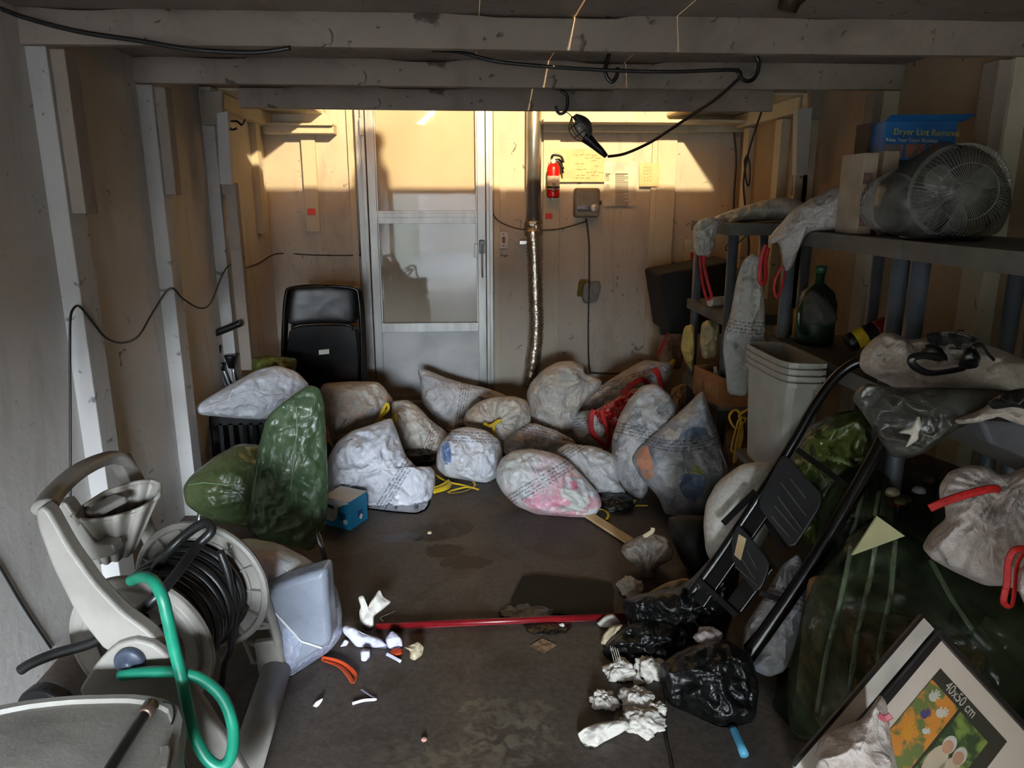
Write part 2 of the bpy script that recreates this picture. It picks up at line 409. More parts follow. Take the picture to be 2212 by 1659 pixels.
# ---------------------------------------------------------------- shared materials
m_wall = wallmat('wall_paint', (196, 188, 174), (178, 170, 156), (128, 112, 92))
m_wallL = wallmat('wall_paint_side', (212, 208, 202), (194, 190, 184), (150, 140, 128), .66)
m_wood = wallmat('beam_paint', (146, 134, 123), (126, 115, 105), (74, 62, 52), .62, False)
m_stud = wallmat('stud_paint', (196, 194, 190), (172, 170, 168), (110, 104, 98), .62)
m_trim = wallmat('batten_paint', (200, 192, 172), (186, 178, 158), (128, 112, 92), .66)
m_roof = pm('roof_board', (150, 120, 85), (110, 86, 60), .8, scale=3)
m_crack = pm('dark_gap', (14, 11, 9), rough=.9)
m_drive = pm('driveway', (74, 74, 74), (62, 62, 62), .9, scale=3)
def floormat():
    t = NT('concrete_floor')
    a = t.ramp(t.noise(1.1, 6, .6), [(.3, lin((58, 49, 43))), (.7, lin((78, 67, 58)))])
    g = t.ramp(t.noise(45, 8, .2, None, .7), [(.35, lin((70, 66, 62))), (.7, lin((128, 122, 114)))])
    x = t.mix(.3, a, g)
    st = t.ramp(t.noise(2.3, 5, 1.4), [(.52, (0, 0, 0)), (.62, (.55, .55, .55))])
    x = t.mix(st, x, lin((58, 46, 38)))
    # the old flaked patches of sealer in the foreground
    def patch(cx, cy, rx, ry, col, th=.5, sc=7):
        global _
        mp = t.n('Mapping'); mp.inputs['Location'].default_value = (-cx/rx, -cy/ry, 0); mp.inputs['Scale'].default_value = (1/rx, 1/ry, 1)
        t.l(t.tc.outputs['Object'], mp.inputs['Vector']); ln = t.n('VectorMath', operation='LENGTH'); t.l(mp.outputs[0], ln.inputs[0])
        nn = t.noise(sc, 5, 1.3)
        v = t.math('SUBTRACT', t.math('ADD', nn, th), ln.outputs['Value'])
        return t.ramp(v, [(.0, (0, 0, 0)), (.05, col)])
    ox, oy = FLOOR_ORG
    for (px, py, rx, ry, c, k, sc) in ((1090, 1560, .16, .13, (112, 106, 90), .30, 9), (1140, 1600, .10, .10, (116, 110, 96), .26, 12), (1000, 1640, .16, .08, (112, 104, 86), .28, 14), (880, 1650, .1, .08, (104, 96, 78), .22, 12)):
        g0 = G(px, py); mk = patch(g0.x-ox, g0.y-oy, rx, ry, (k*1.9,)*3, .5, sc); fine = t.ramp(t.noise(22, 6, .8), [(.46, (0, 0, 0)), (.58, (1, 1, 1))]); mk = t.mix(1.0, mk, fine, 'MULTIPLY'); x = t.mix(mk, x, lin(c))
    wet = None
    for (px, py, rx, ry) in ((870, 1162, .10, .07), (930, 1150, .13, .10), (985, 1140, .09, .10), (960, 1190, .10, .08), (1005, 1215, .12, .07)):
        g0 = G(px, py); mk = patch(g0.x-ox, g0.y-oy, rx, ry, (1,)*3, .46, 11); x = t.mix(mk, x, lin((32, 21, 15)))
        wet = mk if wet is None else t.mix(.5, wet, mk, 'ADD')
    rg = t.math('SUBTRACT', .62, t.math('MULTIPLY', wet, .3))
    t.bump(t.noise(60, 8, .3), .3, .004); t.set(Base_Color=x, Roughness=rg, Specular_IOR_Level=.35); return t.m
FLOOR_ORG = ((XL+XR)/2, (YB-3.1)/2)
m_floor = floormat()
# ---------------------------------------------------------------- shell
struct('floor', M().box((XL, -3.1, -.05), (XR, YB, 0)), m_floor)
struct('floor_driveway', M().box((-14, -18, -.07), (14, -3.1, -.02)), m_drive)
struct('wall_sky_screen', M().box((-9, -13, -.02), (9, -12.6, 2.4)), pm('sky_screen_render', (176, 174, 172), (160, 158, 156), .9, scale=1))  # unseen wall, added to screen bright sky from the door glass
struct('wall_light_blocker', M().box((-1.80, -12, -.02), (-1.5, -3.15, 6.0)), pm('light_blocker_dark', (50, 54, 44), (34, 38, 30), .9, scale=3))  # unseen dark block, added to cut sky light on the right side
struct('wall_left', M().box((XL-.1, -3.1, 0), (XL, YB+.1, 2.35)), m_wallL)
struct('wall_right', M().box((XR, -3.1, 0), (XR+.1, YB+.1, 2.35)), wallmat('wall_right_shaded', (172, 150, 124), (152, 130, 106), (104, 84, 62), .66))  # tan darker than the left wall: shade put into the colour
struct('wall_back', M().prism([(XL-.1, YB, 0), (XR+.1, YB, 0), (XR+.1, YB, 2.35), (.3, YB, 4.0), (XL-.1, YB, 2.35)], (0, .1, 0)), m_wall)
w = M(); yf = -3.0
w.box((XL, yf-.1, 0), (-1.40, yf, 2.3)).box((.40, yf-.1, 0), (XR, yf, 2.3)).box((-1.40, yf-.1, 1.70), (.40, yf, 2.3))
w.prism([(XL, yf-.1, 2.3), (XR, yf-.1, 2.3), (.3, yf-.1, 4.0)], (0, .1, 0))
struct('wall_front', w, m_wallL)
struct('ceiling_roof', M().prism([(XL-.1, -3.1, 2.35), (.3, -3.1, 4.0), (XR+.1, -3.1, 2.35), (XR+.1, -3.1, 2.45), (.3, -3.1, 4.1), (XL-.1, -3.1, 2.45)], (0, 9.1, 0)), m_roof)
# board deck of the loft: boards run front to back; the seams let the bulb's light through in places
seams = [(-1.30, .0012), (-.98, .0012), (-.62, .0014), (-.29, .0012), (.05, .0018), (.385, .0055), (.74, .0022), (1.06, .0026), (1.42, .001), (1.76, .001)]
d = M(); x0 = XL
for xs, gp in seams + [(XR, 0)]:
    d.box((x0, -3.0, 2.22), (xs-gp/2, 4.62, 2.24)); x0 = xs+gp/2
struct('ceiling', d, m_wood)
def beamy(n, y, z0=2.10, x0=XL, x1=XR, th=.04, top=2.22):
    # the beam's upper edge is slightly uneven, leaving dark slits under the boards
    m = M(); N = 140; vs = []; fs = []
    for i in range(N+1):
        x = x0+(x1-x0)*i/N; g = min(.012, max(0, noise.noise(Vector((x*2.1, y*3, 5)))-.02)*.06)
        sag = .003*math.sin(x*1.7+y)
        vs += [(x, y, z0+sag), (x, y, top-g), (x, y+th, top), (x, y+th, z0+sag)]
    for i in range(N):
        a = i*4; b = a+4
        for k in range(4): fs.append((a+k, a+(k+1) % 4, b+(k+1) % 4, b+k))
    fs += [(3, 2, 1, 0), (N*4, N*4+1, N*4+2, N*4+3)]
    m.add(vs, fs); struct('trim_%d' % n, m, m_wood, bevel=.002)
beamy(1, 2.78, 2.105); beamy(2, 3.65, 2.105, x1=XR+.0); beamy(3, 4.52, 2.10, x0=-1.28, x1=1.80)
beamy(4, 1.85); beamy(5, .95); beamy(50, .05); beamy(51, -.85); beamy(52, -1.75); beamy(53, -2.6)
# studs on the side walls
tn = 6
for y, d_ in ((2.80, .13), (3.67, .11), (4.50, .10)):
    for sx, xw in ((1, XL), (-1, XR)):
        a = xw; b = xw + sx*.07
        struct('trim_%d' % tn, M().box((min(a, b), y, 0), (max(a, b), y+d_, 2.105 if y < 4.4 else 2.21)), m_stud if sx > 0 else m_trim, bevel=.003); tn += 1
        # a shorter plank nailed over the upper part of the stud
        c0, c1 = xw+sx*.07, xw+sx*.12
        zz = 1.55 if y < 3 else 1.62
        struct('trim_%d' % tn, M().box((min(c0, c1), y+.02, zz), (max(c0, c1), y+.02+d_*.7, 2.10)), m_wood, bevel=.003); tn += 1
# posts that carry the loft's last beam
for pts, y0, y1, mt in (([(432, 197), (480, 197), (480, 270), (436, 270)], 4.46, 4.50, m_wood), ([(468, 244), (491, 240), (500, 398), (474, 398)], 4.40, 4.46, m_stud),
                    ([(484, 395), (508, 395), (545, 800), (521, 800)], 4.50, 4.56, m_wood),
                    ([(1750, 190), (1797, 190), (1790, 258), (1752, 258)], 4.46, 4.50, m_wood), ([(1723, 236), (1755, 232), (1745, 378), (1720, 378)], 4.40, 4.46, m_stud),
                    ([(1718, 372), (1746, 372), (1710, 800), (1690, 800)], 4.50, 4.56, m_trim)):
    q = [P(x, y, y0) for x, y in pts]
    struct('trim_%d' % tn, M().prism(q, (0, y1-y0, 0)), mt, bevel=.002); tn += 1
# side and back ledges of the loft beyond the last beam
def tb(a, b, mt=None, **k):
    global tn
    struct('trim_%d' % tn, M().box(a, b), mt or m_trim, bevel=.002, **k); tn += 1
tb((XL, 4.62, 2.205), (-1.05, YB, 2.225)); tb((1.50, 4.62, 2.205), (XR, YB, 2.225))
tb((-1.45, 5.66, 2.06), (-.95, YB, 2.11)); tb((-1.49, 4.62, 2.11), (-1.41, YB, 2.2))
tb((-1.45, 5.62, 2.11), (-.95, YB, 2.125))
tb((.567, 5.70, 2.085), (XR, YB, 2.135)); zl = P(1172, 256, 5.50).z; tb((.545, 5.50, zl-.022), (XR, YB, zl)); tb((2.0, 4.62, 2.11), (XR, YB, 2.2))
tb((-1.21, 5.765, 1.365), (-1.11, YB, 2.06))
q = PX(552, 290, XL+.04); tb((XL, q.y, 1.36), (XL+.045, q.y+.10, 2.11))
tb((.575, 5.772, 0), (.70, YB, 2.1)); tb((1.44, 5.765, 0), (1.585, YB, 2.1)); tb((1.40, 5.775, 0), (1.44, YB, 2.05))
for x in (1.05, .90, 1.23): tb((x, 5.796, 0), (x+.006, YB, 1.5), m_crack if False else m_trim)
tb((.20, 5.775, 0), (.245, YB, 2.5)); tb((-.875, 5.775, 0), (-.83, YB, 2.5))
tb((2.02, 4.9, 0), (XR, 5.0, 2.1)); tb((2.03, 5.5, 0), (XR, 5.6, 2.1))
# ---------------------------------------------------------------- storm door in the back wall
m_alu = pm('brushed_aluminium', (176, 176, 172), (150, 150, 146), .42, .55, scale=12, bump=.1, bscale=60, stretch=(1, 1, .2))
m_slab = pm('inner_door_paint', (214, 206, 188), (198, 190, 172), .55, scale=2)
m_kick = pm('kick_panel', (186, 188, 186), (160, 162, 160), .5, .2, scale=3, bump=.15, bscale=6)
def glassmat():
    t = NT('storm_glass'); g = t.n('BsdfGlossy'); g.inputs['Roughness'].default_value = .03; g.inputs[0].default_value = (.9, .9, .9, 1)
    tr = t.n('BsdfTransparent'); tr.inputs[0].default_value = (.93, .92, .9, 1); fr = t.n('Fresnel'); fr.inputs[0].default_value = 1.5
    ms = t.n('MixShader'); t.l(t.math('MULTIPLY', fr.outputs[0], .6), ms.inputs[0]); t.l(tr.outputs[0], ms.inputs[1]); t.l(g.outputs[0], ms.inputs[2])
    t.l(ms.outputs[0], t.t.nodes['Material Output'].inputs[0]); return t.m
m_glass = glassmat(); m_black = pm('black_plastic', (16, 16, 17), (10, 10, 11), .35, scale=10)
z = lambda y, x=930: P(x, y, 5.74).z
dr = thing('door_1', None, None, (-.3, 5.76, .03)); dr['kind'] = 'structure'
for k in ('label', 'category'):
    if k in dr: del dr[k]
M().box((-.70, 5.785, .05), (.105, 5.797, 2.5)).build('door_slab', m_slab, dr)
fr = M()
for x0_, x1_, y0_ in ((-.81, -.765, 5.74), (-.765, -.74, 5.70), (.14, .165, 5.70), (.165, .19, 5.74)): fr.box((x0_, y0_, .03), (x1_, 5.80, 2.5))
fr.build('door_frame', m_alu, dr, bevel=.002)
lf = M()
lf.box((-.735, 5.73, .05), (-.675, 5.765, 2.5)).box((.075, 5.73, .05), (.135, 5.765, 2.5))
for xx in (-.675, .063): lf.box((xx, 5.738, z(697)), (xx+.012, 5.76, 2.5))
lf.box((-.675, 5.728, z(483)), (.075, 5.766, z(455))).box((-.675, 5.725, z(716)), (.075, 5.766, z(697))).box((-.675, 5.722, z(470)), (.075, 5.73, z(460)))
lf.box((-.675, 5.73, .05), (.075, 5.766, .09))
leaf = lf.build('door_leaf', m_alu, dr, bevel=.002)
M().box((-.675, 5.745, .09), (.075, 5.758, z(716))).build('kick_panel', m_kick, dr)
M().box((-.675, 5.748, z(455)), (.075, 5.752, 2.5)).build('window_pane', m_glass, dr)
M().box((-.675, 5.748, z(697)), (.075, 5.752, z(483))).build('window_pane', m_glass, dr)
hd = M().box((.085, 5.70, 1.20), (.125, 5.73, 1.30)).build('door_handle', m_black, dr, bevel=.004)
M().tube([(.105, 5.70, 1.27), (.105, 5.685, 1.15), (.105, 5.70, 1.05), (.108, 5.73, 1.02)], .006).build('door_pull', m_alu, dr, smooth=True)
M().box((-.68, 5.66, 0), (.1, YB, .05)).build('threshold', m_alu, dr, bevel=.004)
M().box((.045, 5.715, 1.17), (.075, 5.74, 1.27)).build('latch', m_alu, dr, bevel=.003)
hg = M()
for zz in (.35, 1.15, 2.05): hg.box((-.77, 5.69, zz), (-.745, 5.705, zz+.12))
hg.build('hinge', m_alu, dr, bevel=.002)
# ---------------------------------------------------------------- more materials
def plain(name, c, rough=.5, metal=0, **k): return pm(name, c, None, rough, metal, **k)
m_cable = plain('black_rubber', (18, 17, 17), .5)
m_wire = plain('brown_wire', (52, 38, 30), .5)
m_red = plain('red_enamel', (200, 18, 14), .3)
m_sticker = plain('red_orange_sticker', (226, 52, 30), .6)
m_white = plain('white_plastic', (214, 210, 200), .4)
m_paper = plain('white_paper', (212, 206, 192), .8, scale=5)
m_tan = pm('yellowed_paper', (208, 186, 148), (194, 168, 128), .85, scale=6)
m_ink = plain('grey_ink', (84, 78, 70), .8)
m_ink2 = plain('brown_ink', (150, 112, 66), .8)
m_silver = plain('chrome_tube', (190, 190, 196), .25, .9)
m_foil = pm('foil_duct', (196, 184, 166), (160, 148, 130), .25, .85, scale=20, bump=.7, bscale=40, bd=.006)
m_pipe = pm('galvanised_pipe', (196, 196, 190), (160, 160, 155), .3, .85, scale=5)
m_yellow = pm('yellow_tie_film', (226, 196, 30), (190, 156, 18), .35, bump=.4, bscale=60)
m_redtie = pm('red_tie_film', (190, 16, 14), (140, 8, 8), .6, bump=.4, bscale=60)
m_orangetie = pm('orange_tie_film', (214, 84, 34), (180, 60, 22), .35, bump=.4, bscale=60)
m_grey = pm('grey_box_plastic', (118, 112, 96), (104, 98, 84), .55, scale=20)
# ---------------------------------------------------------------- wall items
def wallrect(x0, y0, x1, y1, Y, th, name, mat, parent=None, bevel=0, **k):
    a, b, c, d_ = P(x0, y1, Y), P(x1, y1, Y), P(x1, y0, Y), P(x0, y0, Y)
    return M().prism([a, b, c, d_], (0, th, 0)).build(name, mat, parent, bevel=bevel, **k)
# fire extinguisher
c = P(1195, 395, 5.68); fe = thing('fire_extinguisher', 'small red fire extinguisher hung on the back wall beside the metal duct', 'fire extinguisher', (c.x, c.y, c.z-.15))
zb = P(1195, 428, 5.68).z; zt = P(1195, 356, 5.68).z
M().lathe([(.02, 0), (.044, .004), (.047, .015), (.047, zt-zb-.03), (.043, zt-zb-.012), (.03, zt-zb+.006), (.018, zt-zb+.02), (.018, zt-zb+.03)], (c.x, c.y, zb), n=32).build('cylinder', m_red, fe, smooth=True)
lb = M().lathe([(.0478, P(0, 408, 5.68).z-zb+.0), (.0478, P(0, 378, 5.68).z-zb)], (c.x, c.y, zb), n=32, cap=False).build('paper_label', m_paper, fe, smooth=True)
t_ = M()
for i, (dz, w_) in enumerate(((.095, .03), (.088, .022), (.105, .034), (.052, .026), (.044, .03))): t_.box((c.x-w_/2+.004*(i % 2), c.y-.0495, zb+dz), (c.x+w_/2, c.y-.0475, zb+dz+.004))
t_.build('print', m_ink, lb, kind='stuff')
text('lettering', 'Fire', (c.x-.012, c.y-.0492, zb+.058), (1, 0, 0), (0, 0, 1), .03, m_ink, lb)
M().lathe([(.049, .071), (.0495, .073), (.0495, .083), (.049, .085)], (c.x, c.y, zb), n=32).build('strap', m_black, fe, smooth=True)
M().tube([(c.x-.012, c.y, zt+.02), (c.x-.008, c.y-.01, zt+.065), (c.x+.05, c.y-.02, zt+.06), (c.x+.072, c.y-.02, zt+.015)], .006, flat=1.6).tube([(c.x-.01, c.y, zt+.02), (c.x+.03, c.y-.01, zt+.03), (c.x+.075, c.y-.01, zt-.03)], .005, flat=1.6).build('lever', m_black, fe, smooth=True)
M().lathe([(.016, 0), (.019, .004), (.016, .014)], (c.x-.004, c.y-.028, zt+.025), (0, 1, 0)).build('gauge', m_white, fe, smooth=True)
M().box((c.x-.03, 5.70, zt-.01), (c.x+.03, YB, zt+.02)).build('wall_bracket', m_alu, fe)
M().box((c.x-.012, 5.72, zb-.012), (c.x+.012, YB, zb)).build('foot_bracket', m_alu, fe)
M().tube([(c.x+.01, c.y, zt+.035), (c.x+.055, c.y+.01, zt+.03), (c.x+.075, c.y+.02, zt-.06)], .007).build('nozzle_hose', m_black, fe, smooth=True)
# grey timer box
q0, q1 = P(1241, 470, 5.70), P(1297, 406, 5.70)
bx_ = thing('timer_box', 'grey ribbed electrical box on the back wall below the yellowed papers', 'electrical box', ((q0.x+q1.x)/2, 5.75, q0.z))
M().box((q0.x, 5.70, q0.z), (q1.x, YB-.001, q1.z)).build('casing', m_grey, bx_, bevel=.02, seg=4)
rb = M()
for i in range(9): xx = q0.x+.03+i*.0165; rb.box((xx, 5.696, q0.z+.12), (xx+.006, 5.701, q1.z-.03))
rb.build('ribs', m_grey, bx_)
M().box((q0.x+.02, 5.695, q0.z+.062), (q0.x+.10, 5.701, q0.z+.085)).build('name_plate', m_silver, bx_)
M().box((q0.x+.02, 5.695, q0.z+.046), (q0.x+.13, 5.701, q0.z+.058)).build('black_plate', m_black, bx_)
text('lettering', 'Timer', (q0.x+.085, 5.694, q0.z+.066), (1, 0, 0), (0, 0, 1), .024, m_ink, bx_)
M().lathe([(.03, 0), (.032, -.008), (.026, -.014)], (q0.x+.15, 5.70, q0.z+.07), (0, 1, 0)).build('dial', m_alu, bx_, smooth=True)
M().lathe([(.015, 0), (.015, .018)], (q1.x, 5.75, q0.z+.11), (1, 0, 0)).build('side_knob', m_black, bx_)
# papers, stickers, switch
o = wallrect(1203, 322, 1306, 393, 5.77, .004, 'paper_folder', m_tan, label='large yellowed sheet with faded writing pinned behind the fire extinguisher', cat='paper')
wr = M(); rnd = random.Random(3)
for i in range(9):
    yy = 335+i*6.2; x_ = 1240+rnd.random()*6
    while x_ < 1295:
        l_ = 3+rnd.random()*9
        if rnd.random() < .6: a = P(x_, yy, 5.769); b = P(x_+l_, yy+rnd.uniform(-2, 2), 5.769); wr.beam(a, b, .0015, .0035)
        x_ += l_+3
wr.build('writing', m_ink2, o, kind='stuff')
o = wallrect(1305, 349, 1373, 445, 5.775, .002, 'printed_sheet', m_paper, label='white printed sheet taped between the two yellowed papers', cat='paper')
wr = M()
for i in range(26):
    yy = 379+i*2.6; a = P(1329, yy, 5.774); b = P(1329+(28 if rnd.random() < .7 else 20), yy, 5.774); wr.beam(a, b, .001, .0035)
for x0_, x1_, yy in ((1308, 1318, 376), (1308, 1315, 380), (1329, 1356, 376)): wr.beam(P(x0_, yy, 5.774), P(x1_, yy, 5.774), .001, .008)
for yy in (384, 387, 390, 399, 402, 405): wr.beam(P(1308, yy, 5.774), P(1317, yy, 5.774), .001, .003)
wr.build('printed_text', m_ink, o, kind='stuff')
o = wallrect(1381, 352, 1424, 403, 5.760, .002, 'note_paper', m_tan, label='small yellowed note pinned right of the white printed sheet', cat='paper')
wr = M()
for i in range(5):
    for k in range(3): a = P(1391+k*6+rnd.uniform(-1, 2), 362+i*7, 5.759); b = P(1395+k*6, 360+i*7+rnd.uniform(-1, 4), 5.759); wr.beam(a, b, .001, .003)
wr.build('writing', m_ink2, o, kind='stuff')
wallrect(1178, 461, 1193, 473, 5.768, .003, 'price_sticker', m_sticker, label='red orange sticker on the batten below the fire extinguisher', cat='sticker')
wallrect(664, 451, 681, 464, 5.760, .003, 'price_sticker', m_sticker, label='red sticker near the foot of the left hanging batten', cat='sticker')
o = wallrect(1077, 500, 1098, 537, 5.785, .014, 'light_switch', m_white, label='cream wall switch plate between storm door and duct', cat='light switch', bevel=.003)
wallrect(1085, 512, 1091, 525, 5.772, .014, 'switch_lever', m_ink2, o, bevel=.001)
wallrect(1086, 505, 1089, 507, 5.783, .004, 'screw', m_ink, o)
wallrect(1086, 530, 1089, 532, 5.783, .004, 'screw', m_ink, o)
o = wallrect(1479, 517, 1534, 600, 5.765, .03, 'white_box', m_paper, label='white panel with red mark on the back wall behind the rear shelf', cat='panel', bevel=.004)
wallrect(1492, 545, 1506, 558, 5.76, .004, 'red_mark', m_redtie, o)
m_film_clear = filmmat('clear_film', (190, 192, 190), (150, 152, 150), .55, .15, .9, 30)
m_film_yel = filmmat('yellow_film', (200, 185, 90), (170, 155, 70), .4, .25, .6, 30)
blob('taped_pouch', [(1258, 612), (1295, 606), (1299, 620), (1290, 652), (1262, 656), (1255, 640)], m_film_clear, .012, Y=5.77, tilt=0, amp=.15, sm=1, label='small clear plastic pouch taped low on the back wall', cat='pouch', nr=10, nt=48)
blob('taped_pouch', [(1250, 602), (1278, 604), (1262, 640), (1244, 640)], m_film_yel, .008, Y=5.785, tilt=0, amp=.15, sm=1, label='yellowish plastic pouch behind the clear one on the wall', cat='pouch', nr=10, nt=48)
# duct
dt = thing('exhaust_duct', 'shiny metal duct pipe ending in crinkled foil hose beside the door', 'duct', P(1150, 830, 5.66))
a = P(1152, 492, 5.70)
M().lathe([(.056, 0), (.056, 1.45)], (a.x, a.y, a.z), n=32).build('rigid_pipe', m_pipe, dt, smooth=True)
pts = [P(x, y, 5.68) for x, y in ((1151, 495), (1155, 560), (1157, 640), (1159, 690), (1157, 740), (1150, 790), (1143, 835))]
mm = M(); sm_ = []
for i in range(90):
    t = i/89*(len(pts)-1); k = min(int(t), len(pts)-2); sm_.append(pts[k].lerp(pts[k+1], t-k))
mm.tube(sm_, .056, n=24, smooth=1, radii=[.053+.006*(i % 2)+.004*noise.noise(Vector((i*.3, 0, 0))) for i in range(90)]); mm.build('flexible_hose', m_foil, dt, smooth=True)
cr_ = M(); base = a+Vector((0, 0, -.06))
cr_.lathe([(.064, i*.009) for i in range(13)], base, n=44); cr_.v = [tuple(Vector(v)+(Vector((v[0]-base.x, v[1]-base.y, 0))*(.22*noise.noise(Vector(v)*70)))) for v in cr_.v]; cr_.build('foil_collar', m_foil, dt, smooth=True)
ck = P(1137, 524, 5.70); M().box((ck.x-.05, 5.70, ck.z-.012), (ck.x, YB, ck.z+.012)).build('clamp', m_pipe, dt)
# wires on the walls
def wire(pts, r, mat, label, name='cable', cat='cable', group=None, n=8):
    return M().tube(pts, r, n=n, smooth=5).build(name, mat, smooth=True, label=label, cat=cat, group=group)
WX = XL+.075
wire([PX(x, y, WX) for x, y in ((152, 1200), (152, 1110), (152, 900), (151, 760), (152, 690), (158, 668), (172, 662), (200, 695), (230, 730), (265, 740), (300, 725), (330, 675), (368, 622))] +
     [PX(x, y, XL+.08) for x, y in ((395, 645), (430, 665), (455, 655), (478, 600), (495, 573), (522, 570))], .0045, m_cable, 'thin dark wire looping along the left wall from stud to stud')
wire([PX(525, 580, XL+.02), PX(560, 568, XL+.01), P(600, 548, 5.78), P(680, 551, 5.78), P(770, 551, 5.78), P(778, 540, 5.78), P(775, 400, 5.78), P(768, 250, 5.78), P(767, 225, 5.78)], .005, m_wire, 'brown wire running along the back wall up the left of the storm door')
wire([P(x, y, 5.765) for x, y in ((1060, 225), (1058, 330), (1056, 420), (1062, 455), (1078, 478), (1110, 492), (1137, 497), (1168, 497), (1205, 495), (1235, 488), (1268, 478))], .005, m_wire, 'brown wire from the ceiling past the duct to the grey box')
wire([P(x, y, 5.76) for x, y in ((1266, 472), (1272, 520), (1273, 600), (1271, 700), (1273, 795), (1285, 806), (1340, 807), (1400, 809))], .006, m_cable, 'black cable dropping from the grey box down the back wall')
wire([P(x, y, 4.9) for x, y in ((1648, 232), (1625, 300), (1612, 350), (1606, 400), (1612, 470), (1618, 540), (1606, 600))], .007, m_cable, 'black cable hanging down behind the rear shelf')
wire([P(x, y, 4.9) for x, y in ((1614, 335), (1608, 350), (1612, 390), (1618, 400), (1620, 360), (1614, 335))], .006, m_cable, 'small loop of black cable tied behind the rear shelf')
wire([P(x, y, 5.72) for x, y in ((1583, 270), (1587, 300), (1590, 350), (1586, 420), (1584, 520), (1588, 620))], .008, m_wire, 'dark wire down the right corner of the back wall')
wire([P(x, y, 4.9) for x, y in ((1585, 510), (1568, 535), (1575, 540), (1600, 520), (1612, 508))], .005, m_cable, 'loose cable end curling under the top shelf')
wire([PX(x, y, XL+.006) for x, y in ((-30, 1185), (0, 1225), (50, 1310), (110, 1400))], .004, m_cable, 'thin dark wire low on the left wall above the hose cart')
wire([P(x, y, 2.70) for x, y in ((-60, -5), (0, 18), (60, 40), (170, 68), (300, 88), (400, 105), (500, 113), (570, 112), (628, 103))], .0075, m_cable, 'thick black cable sagging below the nearest ceiling beam')
# ceiling hooks, power cord and trouble light
def hook(pts, Y, label):
    p = [P(x, y, Y) for x, y in pts]; top = Vector((p[0].x, p[0].y, 2.219))
    return M().tube(([top] if top.z-p[0].z > .01 else [])+p, .0085, n=10, smooth=5).build('ceiling_hook', m_black, smooth=True, label=label, cat='hook', group='black hooks under the loft')
hook([(1316, 116), (1308, 145), (1310, 165), (1321, 177), (1332, 165), (1334, 146)], 3.33, 'black hook holding up the cord, left of the two nearer hooks')
hook([(1624, 113), (1637, 128), (1638, 150), (1628, 170), (1612, 175), (1598, 165), (1592, 148)], 3.33, 'large black hook at which the cord turns down to the lamp')
hook([(1213, 197), (1224, 205), (1226, 222), (1222, 240), (1210, 246), (1202, 238), (1201, 229)], 4.38, 'small black hook on the far beam holding the trouble light')
tl_ = thing('trouble_light', 'hanging caged work light with black handle below the last beam', 'work light', P(1270, 305, 4.3))
M().tube([P(x, y, Y) for x, y, Y in ((935, 108, 3.2), (990, 112, 3.28), (1040, 125, 3.3), (1090, 135, 3.3), (1200, 145, 3.3), (1320, 152, 3.31), (1450, 155, 3.31), (1540, 152, 3.31), (1590, 152, 3.31), (1600, 163, 3.32), (1585, 180, 3.35), (1545, 215, 3.5), (1500, 245, 3.7), (1440, 285, 3.95), (1400, 310, 4.1), (1350, 332, 4.2), (1314, 338, 4.28))], .0078, n=8, smooth=5).build('power_cord', m_cable, tl_, smooth=True)
M().tube([P(1310, 338, 4.28), P(1298, 326, 4.28), P(1285, 314, 4.28), P(1270, 300, 4.28), P(1262, 294, 4.28)], .02, smooth=3, radii=[.012, .02, .024, .032, .034], n=16).build('handle', m_black, tl_, smooth=True)
cg = M(); pa, pb = P(1267, 299, 4.28), P(1235, 252, 4.28); ax = (pb-pa).normalized(); e1 = ax.cross(Vector((0, 1, 0))).normalized(); e2 = ax.cross(e1); L = (pb-pa).length
for k in range(6):
    an = k*math.pi/3; dd = e1*math.cos(an)+e2*math.sin(an)
    cg.tube([pa+dd*.03, pa+ax*L*.3+dd*.055, pa+ax*L*.7+dd*.05, pa+ax*L], .0028, n=6)
for t, r in ((.3, .055), (.68, .05)):
    cg.tube([pa+ax*L*t+(e1*math.cos(j*math.pi/6)+e2*math.sin(j*math.pi/6))*r for j in range(12)], .0028, n=6, closed=True, smooth=2)
cg.build('wire_cage', m_wire, tl_, smooth=True)
sh = M(); vs = []; nn_ = 14
for i in range(11):
    t = i/10; r = .058*math.sin(math.pi*(.18+.70*t))+.006
    for k in range(nn_+1):
        an = math.pi*(.05+.9*k/nn_); vs.append(pa+ax*L*(.0+t*.98)-e1*math.sin(an)*r*1.05+e2*math.cos(an)*r)
fs = [(i*(nn_+1)+k, i*(nn_+1)+k+1, (i+1)*(nn_+1)+k+1, (i+1)*(nn_+1)+k) for i in range(10) for k in range(nn_)]
sgn = -1 if (pa-e1).z < (pa+e1).z else 1
sh.add(vs, fs).build('reflector', plain('grey_reflector', (98, 94, 86), .5, .3), tl_, smooth=True, solid=.002)
M().lathe([(.012, 0), (.02, .02), (.03, .05), (.03, .07), (.018, .095), (.001, .1)], pa+ax*.01, ax, n=16).build('bulb', plain('unlit_bulb', (190, 186, 176), .15), tl_, smooth=True)
M().tube([P(1235, 252, 4.28), P(1225, 243, 4.32), P(1213, 243, 4.37)], .0025, n=6).build('hanging_wire', m_wire, tl_, smooth=True)
# small coat hook on the left post and a lamp holder at the ceiling's near edge
M().tube([P(495, 262, 4.5), P(512, 262, 4.42), P(522, 270, 4.40), P(530, 258, 4.40)], .006, n=8).tube([P(495, 268, 4.5), P(500, 280, 4.42), P(512, 277, 4.40)], .006, n=8).build('coat_hook', m_black, smooth=True, label='black wire coat hook on the left post under the loft', cat='hook')
lh = G(1712, -2, 2.20); M().lathe([(.045, 0), (.045, -.015), (.034, -.03), (.03, -.055)], (lh.x, lh.y, 2.22), (.25, -.12, 1), n=24).build('lamp_socket', plain('brass_brown', (60, 48, 34), .4, .3), smooth=True, label='dark round lamp socket under the loft boards at the photo top', cat='lamp socket')

